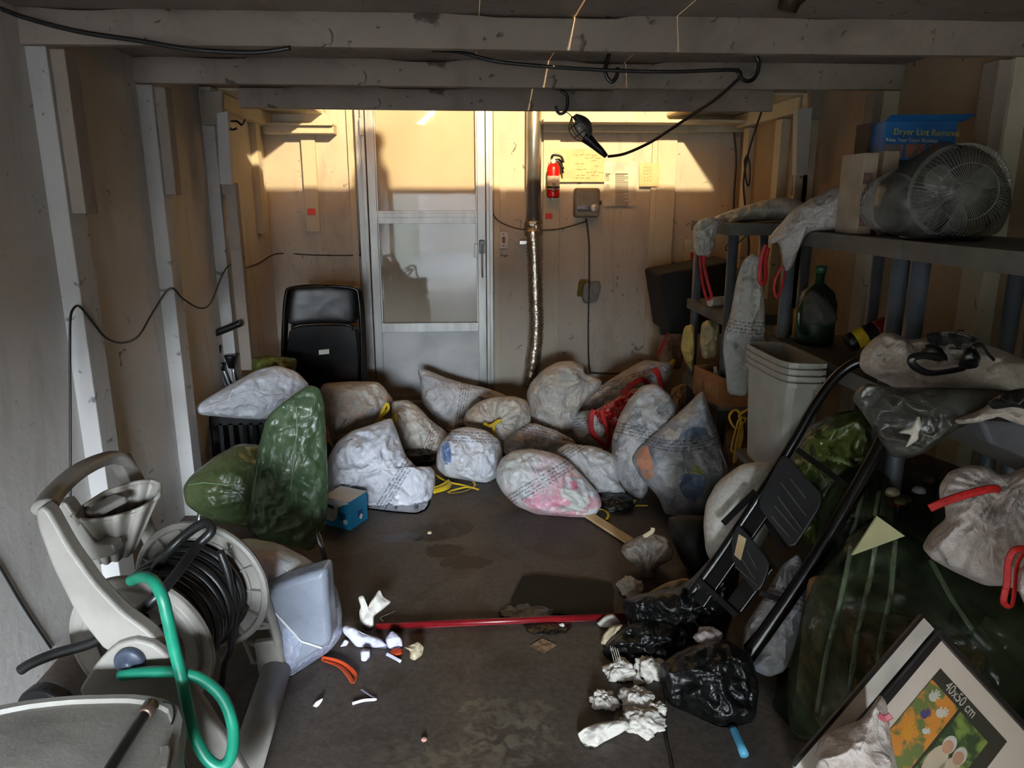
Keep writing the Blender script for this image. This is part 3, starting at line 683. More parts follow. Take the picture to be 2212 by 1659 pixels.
blob('bundle', [(905, 185), (960, 60), (1000, -10), (1040, 40), (1060, 185)], m_tan, .08, Y=4.40, tilt=0, sm=2, label='cloth bundle standing on the loft boards above the last beam', cat='bundle', nr=10, nt=40) if False else None
M().lathe([(.07, 0), (.085, .03), (.08, .16), (.05, .22), (.05, .26), (.065, .29), (.06, .33), (.01, .35)], (-.20, 4.40, 2.24), n=28).build('lidded_jar', m_tan, smooth=True, label='lidded jar on the loft boards whose shadow falls on the storm door', cat='jar')
# ================================================================ LEFT SIDE
m_beige = pm('weathered_beige_plastic', (152, 147, 139), (132, 128, 121), .5, scale=7, bump=.1, bscale=60)
m_beige2 = pm('beige_plastic_rib', (142, 138, 131), (126, 122, 116), .5, scale=7)
m_hoseb = pm('black_hose_rubber', (34, 33, 33), (22, 22, 22), .38, scale=20)
m_hoseg = pm('green_hose_rubber', (28, 138, 108), (18, 112, 88), .4, scale=14)
# ---- hose reel cart
A, B = Vector((-.88, 1.80, .45)), Vector((-.82, 2.10, .46)); ax = (B-A).normalized()
cart = thing('hose_reel_cart', 'beige plastic hose reel cart with black hose wound on it, against the left wall', 'hose reel', (-.88, 1.95, 0))
def flange(c, s, name):
    prof = [(.035, -.012*s), (.05, -.014*s), (.10, -.006*s), (.125, .002*s), (.128, -.010*s), (.165, -.012*s), (.172, -.002*s), (.195, -.006*s), (.203, -.012*s), (.205, .004*s), (.19, .010*s), (.035, .012*s)]
    return M().lathe(prof, c, ax, n=56).build(name, m_beige, cart, smooth=False, bevel=.002)
fl = flange(A, 1, 'reel_flange'); f2 = flange(B, -1, 'reel_flange')
e1 = ax.cross(Vector((0, 0, 1))).normalized(); e2 = e1.cross(ax)
for k, an in enumerate((.35, 1.65, 3.3, 4.6)):       # oval openings in the near flange
    c0 = A + (e1*math.cos(an)+e2*math.sin(an))*.088 - ax*.018; t1 = (e1*-math.sin(an)+e2*math.cos(an)); rr = (e1*math.cos(an)+e2*math.sin(an))
    M().prism([c0+t1*(.045*math.cos(j*math.pi/12))+rr*(.022*math.sin(j*math.pi/12)) for j in range(24)], ax*.012).build('flange_opening', m_black, fl)
    if k == 0:
        y_ = M()
        for j in range(5): y_.beam(c0-ax*.002+t1*(-.02+j*.01)-rr*.006, c0-ax*.002+t1*(-.024+j*.01)+rr*.006, .002, .004)
        y_.build('yellow_lettering', m_yellow, fl, kind='stuff')
rb = M()
for k in range(14):
    an = 2*math.pi*k/14; dd = e1*math.cos(an)+e2*math.sin(an); rb.beam(B-ax*.016+dd*.10, B-ax*.016+dd*.195, .006, .014, ax)
rb.tube([B-ax*.014+(e1*math.cos(j*math.pi/20)+e2*math.sin(j*math.pi/20))*.155 for j in range(40)], .006, n=6, closed=True, smooth=1)
rb.tube([B-ax*.012+(e1*math.cos(j*math.pi/20)+e2*math.sin(j*math.pi/20))*.203 for j in range(40)], .012, n=8, closed=True, smooth=1)
rb.build('flange_ribs', m_beige2, cart)
M().lathe([(.06, .01), (.06, (B-A).length-.01)], A, ax, n=24).build('drum', m_beige2, cart, smooth=True)
hx = []; Lr = (B-A).length
for layer, (r0, s0) in enumerate(((.10, 1), (.125, -1), (.148, 1))):
    turns = 10
    for i in range(turns*20):
        t = i/(turns*20); u = (.03+(Lr-.06)*t) if s0 > 0 else (Lr-.03-(Lr-.06)*t)
        an = 2*math.pi*i/20; r = r0+.004*math.sin(an*1.3+layer)
        hx.append(A+ax*u+(e1*math.cos(an)+e2*math.sin(an))*r)
M().tube(hx, .0125, n=8, smooth=2).build('wound_hose', m_hoseb, cart, smooth=True)
def slab(px, Y, th, name, mat=m_beige, parent=cart, bevel=.008, sm=1):
    q = smooth_outline(px, len(px)*4, sm) if sm else px
    return M().prism([P(x, y, Y) for x, y in q], (0, th, 0)).build(name, mat, parent, bevel=bevel, seg=3)
slab([(74, 1105), (88, 1092), (105, 1104), (150, 1185), (205, 1262), (262, 1322), (330, 1372), (352, 1412), (330, 1440), (230, 1412), (165, 1332), (110, 1222), (80, 1140)], 1.62, .045, 'frame_arm')
slab([(165, 1500), (205, 1435), (245, 1395), (290, 1380), (335, 1393), (385, 1440), (430, 1510), (480, 1585), (560, 1720), (430, 1720), (370, 1580), (330, 1560), (230, 1555)], 1.60, .03, 'side_frame')
hc = P(284, 1424, 1.60); M().lathe([(.033, 0), (.036, -.012), (.03, -.02), (.012, -.022), (.012, -.03)], hc, (0, 1, 0), n=28).build('hub_cap', pm('blue_grey_cap', (70, 80, 98), (52, 58, 72), .4), cart, smooth=True, label='dark blue grey hub cap')
M().tube([P(96, 1098, 1.66), P(120, 1062, 1.78), P(170, 1018, 1.92), P(225, 992, 2.06), P(262, 992, 2.12), P(285, 1030, 2.15), P(300, 1100, 2.15), P(345, 1210, 2.18)], .028, n=14, flat=.7, smooth=5).build('push_handle', m_beige, cart, smooth=True)
M().beam(P(258, 988, 2.14), P(292, 1048, 2.12), .05, .045).build('handle_end', m_beige, cart, bevel=.006)
M().prism([P(x, y, 1.80) for x, y in ((118, 1090), (140, 1085), (205, 1175), (245, 1178), (250, 1200), (190, 1215), (160, 1180))], (0, .05, 0)).build('tray_bracket', m_beige2, cart, bevel=.006)
# tool tray: open scoop
rim = [(153, 1118, 1.78), (180, 1094, 1.86), (228, 1063, 1.95), (285, 1044, 2.0), (330, 1037, 2.02), (347, 1048, 2.0), (342, 1075, 1.95), (305, 1099, 1.88), (250, 1117, 1.82), (195, 1126, 1.78)]
rimp = smooth_outline([(a_[0], a_[1]) for a_ in rim], 48, 1)
def yint(x, y): 
    w_ = [(1/((a_[0]-x)**2+(a_[1]-y)**2+9), a_[2]) for a_ in rim]; return sum(a_*b_ for a_, b_ in w_)/sum(a_ for a_, b_ in w_)
rim3 = [P(x, y, yint(x, y)) for x, y in rimp]; bc = P(240, 1190, 1.93)
vs = []; 
for t in (0, .12, .35, .6, .85, 1):
    for q in rim3:
        e = bc + (q-bc)*.42; e.z = bc.z-.02+(q.z-bc.z)*.08
        s_ = t**1.15; vs.append(q.lerp(e, s_))
n_ = 48; fs = [(i*n_+k, i*n_+(k+1) % n_, (i+1)*n_+(k+1) % n_, (i+1)*n_+k) for i in range(5) for k in range(n_)] + [tuple(5*n_+k for k in range(n_))]
M().add(vs, fs).build('tool_tray', m_beige, cart, smooth=True, solid=.007)
M().tube(rim3, .006, n=8, closed=True, smooth=1).build('tray_rim', m_beige, cart, smooth=True)
M().beam(P(190, 1112, 1.84), P(262, 1075, 1.92), .05, .02).build('tray_insert', m_beige2, cart, bevel=.006)
# far side frame with its lattice, and the base tube between the two frames
arc = [(488, 1170), (530, 1205), (565, 1270), (592, 1350), (607, 1420), (612, 1478)]
M().tube([P(x, y, 2.24) for x, y in arc], .02, n=10, flat=.7, smooth=5).build('side_frame', m_beige, cart, smooth=True)
lt = M(); inn = [(468, 1265), (500, 1330), (530, 1385), (548, 1430)]
lt.tube([P(x, y, 2.24) for x, y in inn], .010, n=8, smooth=4)
for (a_, b_) in (((470, 1270), (565, 1275)), ((490, 1315), (572, 1300)), ((500, 1330), (590, 1350)), ((515, 1360), (592, 1352)), ((530, 1385), (603, 1410)), ((548, 1430), (607, 1425)), ((500, 1330), (560, 1270))):
    lt.beam(P(*a_, 2.24), P(*b_, 2.24), .012, .012)
lt.build('lattice', m_beige2, cart)
M().prism([P(x, y, 2.22) for x, y in ((548, 1390), (590, 1385), (612, 1440), (600, 1480), (560, 1475))], (0, .03, 0)).build('frame_foot', m_beige, cart, bevel=.006)
M().tube([G(596, 1450, .055)+Vector((0, 0, 0)), G(520, 1690, .055)], .048, n=24, smooth=1).build('base_tube', m_beige2, cart, smooth=True)
M().lathe([(.085, 0), (.09, .01), (.09, .04), (.085, .05)], Vector((-1.30, 2.0, .0905)), (.2, 1, 0), n=28).build('wheel', m_black, cart, smooth=False, bevel=.004)
# loose hoses
M().tube([P(x, y, Y) for x, y, Y in ((45, 1447, 1.72), (70, 1432, 1.72), (120, 1412, 1.72), (200, 1388, 1.725), (250, 1355, 1.73), (300, 1322, 1.72), (345, 1282, 1.73), (385, 1235, 1.80), (425, 1180, 1.88), (455, 1150, 1.90), (452, 1130, 1.92), (430, 1135, 1.93), (395, 1160, 1.93), (360, 1195, 1.92), (320, 1250, 1.95))], .0135, n=12, smooth=6).build('black_hose', m_hoseb, smooth=True, label='loose end of black hose looping over the reel', cat='hose')
M().tube([P(x, y, Y) for x, y, Y in ((283, 1254, 1.66), (305, 1246, 1.62), (330, 1254, 1.58), (350, 1288, 1.55), (363, 1340, 1.54), (376, 1400, 1.54), (392, 1465, 1.53), (405, 1530, 1.50), (420, 1590, 1.46), (448, 1640, 1.44), (478, 1655, 1.44), (500, 1630, 1.46), (503, 1570, 1.50), (482, 1510, 1.53), (440, 1470, 1.545), (390, 1453, 1.55), (320, 1452, 1.555), (258, 1460, 1.56))], .0135, n=14, smooth=6).build('green_hose', m_hoseg, smooth=True, label='green garden hose draped over the beige hose cart', cat='hose')
M().tube([P(x, y, Y) for x, y, Y in ((475, 1190, 1.98), (495, 1250, 1.97), (503, 1330, 1.97), (498, 1400, 1.97), (485, 1430, 1.97), (478, 1480, 2.0))], .0115, n=10, smooth=5).build('black_hose', m_hoseb, smooth=True, label='stray black hose loop hanging off the right of the reel', cat='hose')
# ---- beige box at the corner
bxz = .55
top = smooth_outline([(-120, 1560), (-40, 1530), (50, 1512), (150, 1501), (300, 1497), (380, 1512), (399, 1545), (392, 1600), (372, 1650), (340, 1740), (-120, 1740)], 40, 1)
tp = [G(x, y, bxz) for x, y in top]
def keep(p): return Vector((max(p.x, XL+.02), p.y, p.z))
tp = [keep(p) for p in tp]; cb = sum(tp, Vector())/len(tp)
bxo = thing('storage_box', 'beige plastic lidded box in the near left corner, a black hose end across it', 'storage box', (cb.x, cb.y, 0))
low = [Vector((cb.x+(p.x-cb.x)*.93, cb.y+(p.y-cb.y)*.93, .003)) for p in tp]
M().add([Vector((cb.x+(p.x-cb.x)*.96, cb.y+(p.y-cb.y)*.96, bxz-.045)) for p in tp]+low, [tuple(range(40)), tuple(range(79, 39, -1))]+[(i, (i+1) % 40, 40+(i+1) % 40, 40+i) for i in range(40)]).build('body', m_beige, bxo)
lidm = M(); rings = [(1.0, -.045), (1.0, -.008), (.985, 0), (.90, 0), (.885, -.010), (.5, -.006), (.02, -.004)]
vs = [Vector((cb.x+(p.x-cb.x)*s_, cb.y+(p.y-cb.y)*s_, bxz+dz)) for s_, dz in rings for p in tp]
fs = [(i*40+k, i*40+(k+1) % 40, (i+1)*40+(k+1) % 40, (i+1)*40+k) for i in range(6) for k in range(40)]+[tuple(range(39, -1, -1)), tuple(240+k for k in range(40))]
lidm.add(vs, fs).build('lid', m_beige, bxo)
a_ = G(372, 1515, bxz); M().tube([G(352, 1517, bxz+.002), G(372, 1522, bxz+.002), G(376, 1545, bxz+.002), G(370, 1565, bxz+.002)], .002, n=6).build('lid_groove', m_crack, bxo)
M().prism([G(x, y, bxz+.012) for x, y in ((345, 1610), (366, 1608), (368, 1620), (362, 1660), (318, 1663), (345, 1625))], (0, 0, -.02)).build('latch', m_beige, bxo, bevel=.003)
M().tube([G(322, 1530, bxz+.02), G(300, 1562, bxz+.018), G(272, 1605, bxz+.018), (G(235, 1665, bxz+.018)), G(200, 1730, bxz+.018)], .0105, n=12).build('black_hose', m_hoseb, smooth=True, label='black hose end lying across the beige box lid', cat='hose')
q = G(322, 1530, bxz+.02); M().lathe([(.013, -.02), (.0155, -.018), (.0155, .012), (.012, .014)], q, (G(322, 1530, bxz+.02)-G(300, 1562, bxz+.018)), n=18).build('hose_fitting', pm('dull_brass', (120, 100, 84), (84, 70, 60), .35, .6), smooth=True, label='dull metal fitting on the hose end over the box lid', cat='hose fitting')
# ---- chair wrapped in green plastic
m_green = filmmat('green_film', (100, 120, 88), (64, 90, 60), .22, .2, .8, 13, 5)
m_greenl = filmmat('green_film_seat', (108, 116, 74), (78, 96, 62), .16, .22, .7, 10, 4)
m_cush = pm('dark_upholstery', (58, 66, 48), (40, 48, 34), .8)
ch = thing('wrapped_chair', 'chair wrapped in glossy green plastic bags beside the black crate', 'chair', (-.95, 3.35, 0))
blob('seat_cover', [(395, 1055), (410, 1030), (465, 985), (515, 958), (570, 962), (612, 1000), (612, 1120), (575, 1142), (500, 1133), (450, 1122), (402, 1090)], m_greenl, .17, Y=3.42, parent=ch, amp=.5, seed=3, tilt=.6)
blob('back_cover', [(668, 832), (690, 840), (700, 870), (705, 960), (709, 1080), (700, 1150), (672, 1190), (640, 1180), (560, 1165), (532, 1140), (545, 1060), (555, 980), (575, 905), (600, 880), (640, 850)], m_green, .055, Y=3.17, parent=ch, amp=.55, seed=5, tilt=.3)
blob('backrest', [(660, 860), (685, 880), (690, 980), (690, 1080), (660, 1130), (580, 1120), (560, 1080), (580, 960), (605, 900)], m_cush, .035, Y=3.18, parent=ch, amp=.3, seed=6, tilt=.3, nr=10, nt=48)
for a_, b_ in (((685, 1150, 3.14), (704, 1212, 0)), ((432, 1100, 3.4), (428, 1170, 3.4)), ((585, 1120, 3.2), (575, 1200, 3.2)), ((610, 1010, 3.7), (612, 1100, 3.75))):
    p0 = P(*a_); p1 = G(b_[0], b_[1]) if b_[2] == 0 else P(*b_); p1 = Vector((p1.x, p1.y, 0.0)) if b_[2] else p1
    M().tube([p0, p1], .012, n=12, smooth=1).build('leg', m_silver, ch, smooth=True)
# ---- black crate with the slotted side, bag on top, crutches behind
cz = P(510, 900, 4.15).z; cx0 = P(453, 950, 4.15).x
cr = thing('crate', 'black slotted plastic crate against the left wall under a white bag', 'crate', (cx0+.2, 4.3, 0))
w = M(); w.box((cx0, 4.15, 0), (cx0+.42, 4.17, .05)).box((cx0, 4.15, cz-.05), (cx0+.42, 4.17, cz))
for i in range(8): w.box((cx0+i*.0571, 4.15, .04), (cx0+i*.0571+.022, 4.168, cz-.04))
w.box((cx0, 4.15, 0), (cx0+.015, 4.5, cz)).box((cx0+.405, 4.15, 0), (cx0+.42, 4.5, cz)).box((cx0, 4.48, 0), (cx0+.42, 4.5, cz)).box((cx0, 4.15, 0), (cx0+.42, 4.5, .012))
w.build('body', m_black, cr)
for i, wd in enumerate(('leftmost', 'second', 'middle', 'fourth', 'rightmost')): M().tube([(cx0+.08+i*.06, 4.3, .02), (cx0+.06+i*.065, 4.32, cz-.03)], .012, smooth=1).build('metal_tube', m_silver, smooth=True, label=wd+' of the five metal tubes standing inside the black slotted crate', cat='tube', group='metal tubes standing in the crate')
cu = thing('crutch', 'folded metal crutches with a black foam grip behind the crate', 'crutch', P(480, 830, 4.45))
M().tube([P(447, 728, 4.42), P(470, 718, 4.42), P(500, 706, 4.42), P(520, 697, 4.42)], .021, n=16).build('foam_grip', m_black, cu, smooth=True)
M().beam(P(436, 731, 4.42), P(452, 725, 4.42), .03, .02).build('grip_end', m_silver, cu, bevel=.003)
for a_, b_ in (((450, 728), (474, 850)), ((462, 722), (492, 850)), ((474, 775), (505, 850)), ((503, 785), (512, 850))):
    p0, p1 = P(*a_, 4.46), P(*b_, 4.46); p2 = p0+(p1-p0)*(p0.z/(p0.z-p1.z)) 
    if p2.x > -1.0: p2 = Vector((-1.2, 4.5, 0))
    M().tube([p0, p1, Vector((max(p1.x, XL+.1)+.02, 4.52, .35)), Vector((-1.25, 4.55, .0))], .011, n=12, smooth=3).build('tube', m_silver, cu, smooth=True)
for x, y, r in ((455, 765, .022), (470, 762, .02), (457, 805, .03), (478, 800, .02)):
    M().lathe([(r, 0), (r*1.1, .01), (r*1.1, .04), (r, .05)], P(x, y, 4.45), (.15, 0, 1), n=16).build('clamp', m_black, cu, smooth=True)
M().lathe([(.018, 0), (.026, .04), (.036, .07), (.036, .08)], P(500, 795, 4.44), (0, 0, 1), n=16).build('rubber_foot', m_black, cu, smooth=True)
# ---- black folding chairs leaning in the far left corner
m_vinyl = pm('black_vinyl', (22, 22, 24), (12, 12, 13), .38, scale=30, bump=.1, bscale=200)
m_blkmetal = plain('black_metal', (12, 12, 13), .22)
def folding_chair(Y, dx, label):
    t = thing('folding_chair', label, 'folding chair', P(698+dx, 1000, Y).xyz*1.0, 'folded black chairs stacked upright')
    t.location.z = 0; ORG[t.name] = t.location.copy(); X = lambda x: P(x+dx, 700, Y).x
    def p(x, y, o=0): q = P(x+dx, y, Y); return Vector((q.x, Y+o+(q.z-.2)*-.02, q.z))
    def leg(s):
        a = [p(697+s*78, 640), p(697+s*84, 720), p(697+s*86, 830)]; e = a[-1].copy(); e.z = .012; return a+[e]
    l, r = leg(-1), leg(1)
    M().tube(l[::-1]+[p(632, 622), p(697, 617), p(762, 622)]+r, .013, n=12, smooth=5).build('frame', m_blkmetal, t, smooth=True)
    blob('backrest', [(630+dx, 628), (640+dx, 620), (700+dx, 616), (760+dx, 621), (769+dx, 632), (770+dx, 700), (700+dx, 697), (622+dx, 704), (624+dx, 660)], m_vinyl, .02, Y=Y-.03, tilt=0, parent=t, amp=.05, sm=2, nr=12, nt=64, pw=5)
    M().prism([p(x, y, -.02) for x, y in smooth_outline([(628, 702), (770, 700), (775, 760), (776, 842), (620, 842), (620, 760)], 40, 2)], (0, .02, 0)).build('seat', m_blkmetal, t, bevel=.006)
    M().tube([p(634, 708, -.045), p(640, 699, -.045), p(700, 695, -.045), p(755, 699, -.045), p(764, 712, -.045)], .004, n=8).build('seat_rail', m_blkmetal, t, smooth=True)
    return t, p
t, p = folding_chair(4.95, 0, 'front one of the black folding chairs stacked in the far left corner')
a_ = [p(692, 753, -.043), p(714, 751, -.043), p(714, 761, -.043), p(692, 763, -.043)]
M().prism(a_, (0, .003, 0)).build('sticker', m_paper, t, label='small pale sticker')
for k in (1, 2):
    folding_chair(4.95+.055*k, 3*k, 'black folding chair just behind the front one of the stack' if k == 1 else 'rearmost black folding chair of the corner stack')
# ================================================================ BAGS
greys = [(180, 184, 192), (150, 158, 172), (196, 190, 184), (170, 172, 176)]
bagA = bagmat('bag_film_tan', [(196, 150, 122), (214, 204, 190), (150, 160, 158), (220, 206, 180), (176, 158, 140)], (224, 214, 200), .55, 1)
bagB = bagmat('bag_film_grey', greys+[(140, 150, 150), (210, 206, 200)], (228, 226, 224), .45, 2)
bagC = bagmat('bag_film_plain', [(190, 196, 208), (206, 206, 210), (172, 178, 190)], (228, 228, 234), .4, 3)
bagD = bagmat('bag_film_pink', [(232, 130, 150), (226, 226, 228), (240, 170, 160), (210, 214, 220), (226, 120, 140), (222, 224, 210)], (232, 230, 232), .75, 4, scale=4.5)
bagE = bagmat('bag_film_blue', [(76, 100, 150), (216, 212, 206), (96, 116, 146), (230, 150, 116), (90, 108, 140), (206, 204, 200), (110, 126, 150)], (214, 212, 208), .8, 12, scale=4.2)
bagF = bagmat('bag_film_dark', [(90, 98, 104), (210, 206, 202), (120, 126, 132), (216, 204, 204), (100, 110, 114)], (216, 214, 214), .8, 6, scale=3.6)
bagG = bagmat('bag_film_beige', [(190, 150, 116), (160, 120, 84), (200, 180, 150)], (196, 176, 146), .5, 7)
m_blackbag = pm('black_bag_film', (15, 15, 15), (9, 9, 9), .34, scale=12, bump=.9, bscale=22, bd=.02)
W = 'white trash bags piled at the back'
def bag(pts, mat, T, label, name='trash_bag', **k): return blob(name, pts, mat, T, label=label, cat='trash bag', group=None if 'group' in k else W, **{a: b for a, b in k.items() if a != 'group'})
bd = bag([(902, 797), (925, 800), (960, 815), (1000, 828), (1050, 838), (1098, 856), (1075, 875), (1040, 895), (1000, 920), (975, 935), (945, 922), (925, 895), (913, 870), (910, 832)], bagB, .14, 'white trash bag leaning on the storm door with a pointed left corner', Y=5.25, seed=11, band=(1000, 865, 80), sm=2)
bag([(1138, 850), (1148, 825), (1175, 798), (1205, 782), (1235, 780), (1260, 792), (1262, 808), (1300, 822), (1296, 840), (1270, 862), (1250, 885), (1240, 925), (1215, 950), (1185, 940), (1160, 925), (1143, 890)], bagmat('bag_film_h', [(150, 166, 178), (206, 196, 178), (140, 152, 166), (200, 190, 176)], (226, 218, 206), .5, 8), .17, 'tall rounded white trash bag right of the duct', Y=4.85, seed=12, band=(1195, 930, -12), tie=(1270, 815))
bag([(1255, 870), (1275, 848), (1300, 832), (1345, 803), (1392, 777), (1425, 782), (1455, 781), (1452, 812), (1425, 845), (1370, 860), (1325, 880), (1290, 895), (1262, 890)], bagB, .13, 'white trash bag lying across the back with a yellow tip on the right', Y=5.15, seed=13, band=(1355, 822, 20))
bag([(1232, 905), (1255, 888), (1300, 885), (1325, 930), (1330, 975), (1290, 972), (1240, 955)], bagB, .15, 'small white trash bag under the red shopping bag straps', Y=4.75, seed=14, band=(1265, 912, 10))
bag([(1450, 840), (1475, 828), (1500, 835), (1512, 860), (1500, 885), (1470, 895), (1448, 880)], bagG, .12, 'beige knotted bag between the pile and the cardboard box', Y=4.9, seed=15, tie=(1478, 832))
bag([(690, 845), (700, 828), (760, 824), (815, 825), (830, 838), (850, 866), (832, 885), (818, 905), (795, 925), (755, 935), (735, 935), (718, 950), (708, 915), (698, 880)], bagA, .2, 'tan white trash bag in front of the black folding chairs', Y=4.75, seed=16, tie=(725, 945), tiek=18, tiea=.02)
bag([(845, 868), (880, 864), (905, 880), (930, 908), (968, 935), (963, 962), (945, 985), (905, 997), (878, 995), (868, 975), (855, 930), (848, 900)], bagA, .17, 'white trash bag just right of the yellow knot', shift=0, seed=17, tie=(852, 872), band=(940, 925, 65), Y=4.62)
bag([(1000, 915), (1008, 890), (1035, 868), (1065, 858), (1110, 856), (1137, 865), (1146, 890), (1146, 915), (1130, 940), (1100, 970), (1085, 980), (1055, 950), (1022, 928)], bagA, .17, 'round tan white trash bag gathered by a hanging yellow tie', Y=4.62, seed=18, tie=(1063, 918), tiek=22, tiea=.022)
bag([(1088, 955), (1110, 935), (1150, 912), (1200, 930), (1240, 950), (1250, 978), (1190, 990), (1130, 990), (1090, 982)], bagC, .15, 'flat white trash bag in the middle of the pile with a printed corner', Y=4.45, seed=19, band=(1150, 925, -12))
bag([(712, 985), (730, 955), (760, 932), (800, 920), (845, 903), (856, 930), (875, 985), (893, 1003), (905, 1028), (925, 1005), (937, 1018), (938, 1045), (930, 1075), (922, 1098), (900, 1109), (850, 1105), (795, 1098), (750, 1085), (708, 1070), (704, 1020)], bagC, .15, 'floppy half empty white trash bag behind the small blue box', seed=20, shift=.13, band=(850, 1050, 55), center=(820, 1010), amp=1.5)
bag([(943, 985), (953, 955), (980, 928), (1010, 922), (1050, 930), (1078, 950), (1086, 985), (1074, 1030), (1050, 1044), (1010, 1037), (965, 1030), (944, 1012)], bagC, .17, 'compact white trash bag with a blue edge under the hanging yellow tie', seed=21, tie=(1035, 1040), band=(1020, 945, -4))
bag([(1200, 975), (1225, 958), (1290, 965), (1330, 985), (1338, 1010), (1335, 1040), (1350, 1060), (1352, 1076), (1300, 1070), (1265, 1040), (1225, 1000)], bagB, .14, 'white trash bag squeezed behind the pink one, white card showing', seed=22, band=(1235, 975, 35))
bag([(1073, 1015), (1085, 990), (1110, 973), (1150, 970), (1200, 980), (1232, 1000), (1262, 1032), (1292, 1065), (1299, 1090), (1285, 1114), (1250, 1118), (1200, 1113), (1160, 1111), (1115, 1092), (1085, 1062), (1073, 1038)], bagD, .18, 'large white trash bag with pink contents, foremost in the middle', seed=23, band=(1180, 1035, 32), tie=(1280, 1110), tiek=20, tiea=.016)
bag([(1385, 835), (1418, 828), (1450, 858), (1463, 885), (1450, 930), (1415, 985), (1400, 1010), (1400, 1060), (1385, 1080), (1350, 1058), (1322, 1010), (1322, 950), (1338, 900), (1358, 865)], bagF, .16, 'tall white trash bag with dark contents right of the red bag', seed=24, band=(1385, 935, -10), center=(1385, 945))
bag([(1518, 842), (1530, 880), (1547, 925), (1566, 990), (1573, 1020), (1548, 1060), (1535, 1105), (1510, 1112), (1440, 1116), (1422, 1072), (1385, 1032), (1364, 992), (1380, 968), (1430, 925), (1480, 880)], bagE, .17, 'big pillow shaped trash bag with blue and orange contents', seed=25, band=(1480, 965, 8, -1.2), sm=1, amp=.8)
o_ = bag([(412, 885), (440, 865), (490, 835), (560, 797), (600, 790), (640, 803), (668, 832), (650, 862), (610, 888), (570, 907), (500, 902), (430, 895)], bagC, .13, 'white trash bag lying across the black crate, pointed at the left wall', Y=3.97, seed=26, group='x', sm=1, tilt=.8)
bag([(545, 772), (580, 766), (620, 772), (641, 775), (640, 800), (620, 825), (560, 825), (543, 800)], filmmat('olive_film', (112, 116, 48), (84, 92, 34), .2, .25, .8, 14), .12, 'olive green plastic bag behind the bag on the crate', Y=4.5, seed=27, group='x')
binm = bagmat('bag_film_bin', [(228, 214, 208), (206, 222, 212), (232, 180, 190), (222, 226, 232), (200, 210, 232)], (232, 232, 234), .5, 9, zsplit=(.34, (150, 160, 186)))
bag([(497, 1170), (540, 1163), (600, 1174), (660, 1204), (705, 1236), (730, 1275), (738, 1320), (738, 1372), (714, 1404), (660, 1440), (625, 1463), (610, 1455), (590, 1390), (562, 1300), (530, 1240)], binm, .20, 'white bag stretched over a grey bin, tied with orange, in front of the wrapped chair', seed=28, group='x', sm=1, amp=.3, pw=3.4)
# ties
def tie(pts, Y, mat, label, w=.011, name='bag_tie', cat='bag tie', t=.2, group=None):
    return ribbon(name, [P(x, y, Y if not isinstance(Y, (list, tuple)) else Y[i]) for i, (x, y) in enumerate(pts)], w, mat, t=t, label=label, cat=cat, group=group)
tie([(812, 916), (820, 902), (838, 885), (836, 872), (828, 885), (822, 905), (845, 908), (855, 895), (853, 912)], 4.42, m_yellow, 'bright yellow knotted tie on the tan bag left of centre', .010)
tie([(1045, 914), (1058, 920), (1072, 912), (1082, 908), (1066, 920), (1070, 945), (1079, 975)], 4.40, m_yellow, 'yellow tie hanging down from the round tan bag', .011)
ribbon('bag_tie', [G(x, y, .012) for x, y in ((928, 1056), (945, 1055), (965, 1045), (972, 1040), (966, 1052), (935, 1062))], .016, m_yellow, t=.3, label='short wide yellow tie beside the floppy bag on the floor', cat='bag tie')
ribbon('bag_tie', [G(x, y, .008) for x, y in ((940, 1025), (965, 1040), (1000, 1048), (1035, 1058), (1010, 1052), (975, 1060), (970, 1065), (1000, 1062), (1025, 1050), (1022, 1040))], .006, m_yellow, t=.4, label='thin looping yellow tie on the floor under the compact bag', cat='bag tie')
ribbon('bag_tie', [G(x, y, .010) for x, y in ((1270, 1112), (1290, 1098), (1282, 1092), (1272, 1103), (1300, 1100), (1314, 1110), (1310, 1122))], .007, m_yellow, t=.4, label='yellow tie at the mouth of the pink filled bag', cat='bag tie')
ribbon('bag_tie', [G(x, y, .012) for x, y in ((1352, 1075), (1360, 1088), (1372, 1080), (1365, 1092), (1380, 1092), (1400, 1092))], .009, m_yellow, t=.4, label='yellow tie knotted under the tall dark filled bag', cat='bag tie')
ribbon('bag_tie', [G(x, y, .010) for x, y in ((695, 1422), (725, 1428), (750, 1440), (768, 1458), (764, 1475), (755, 1462), (735, 1440), (700, 1426))], .009, m_orangetie, t=.4, label='orange tie trailing from the bag over the grey bin', cat='bag tie')
tie([(1448, 785), (1456, 778), (1453, 790)], 5.05, m_yellow, 'tiny yellow tie at the tip of the rear bag', .012)
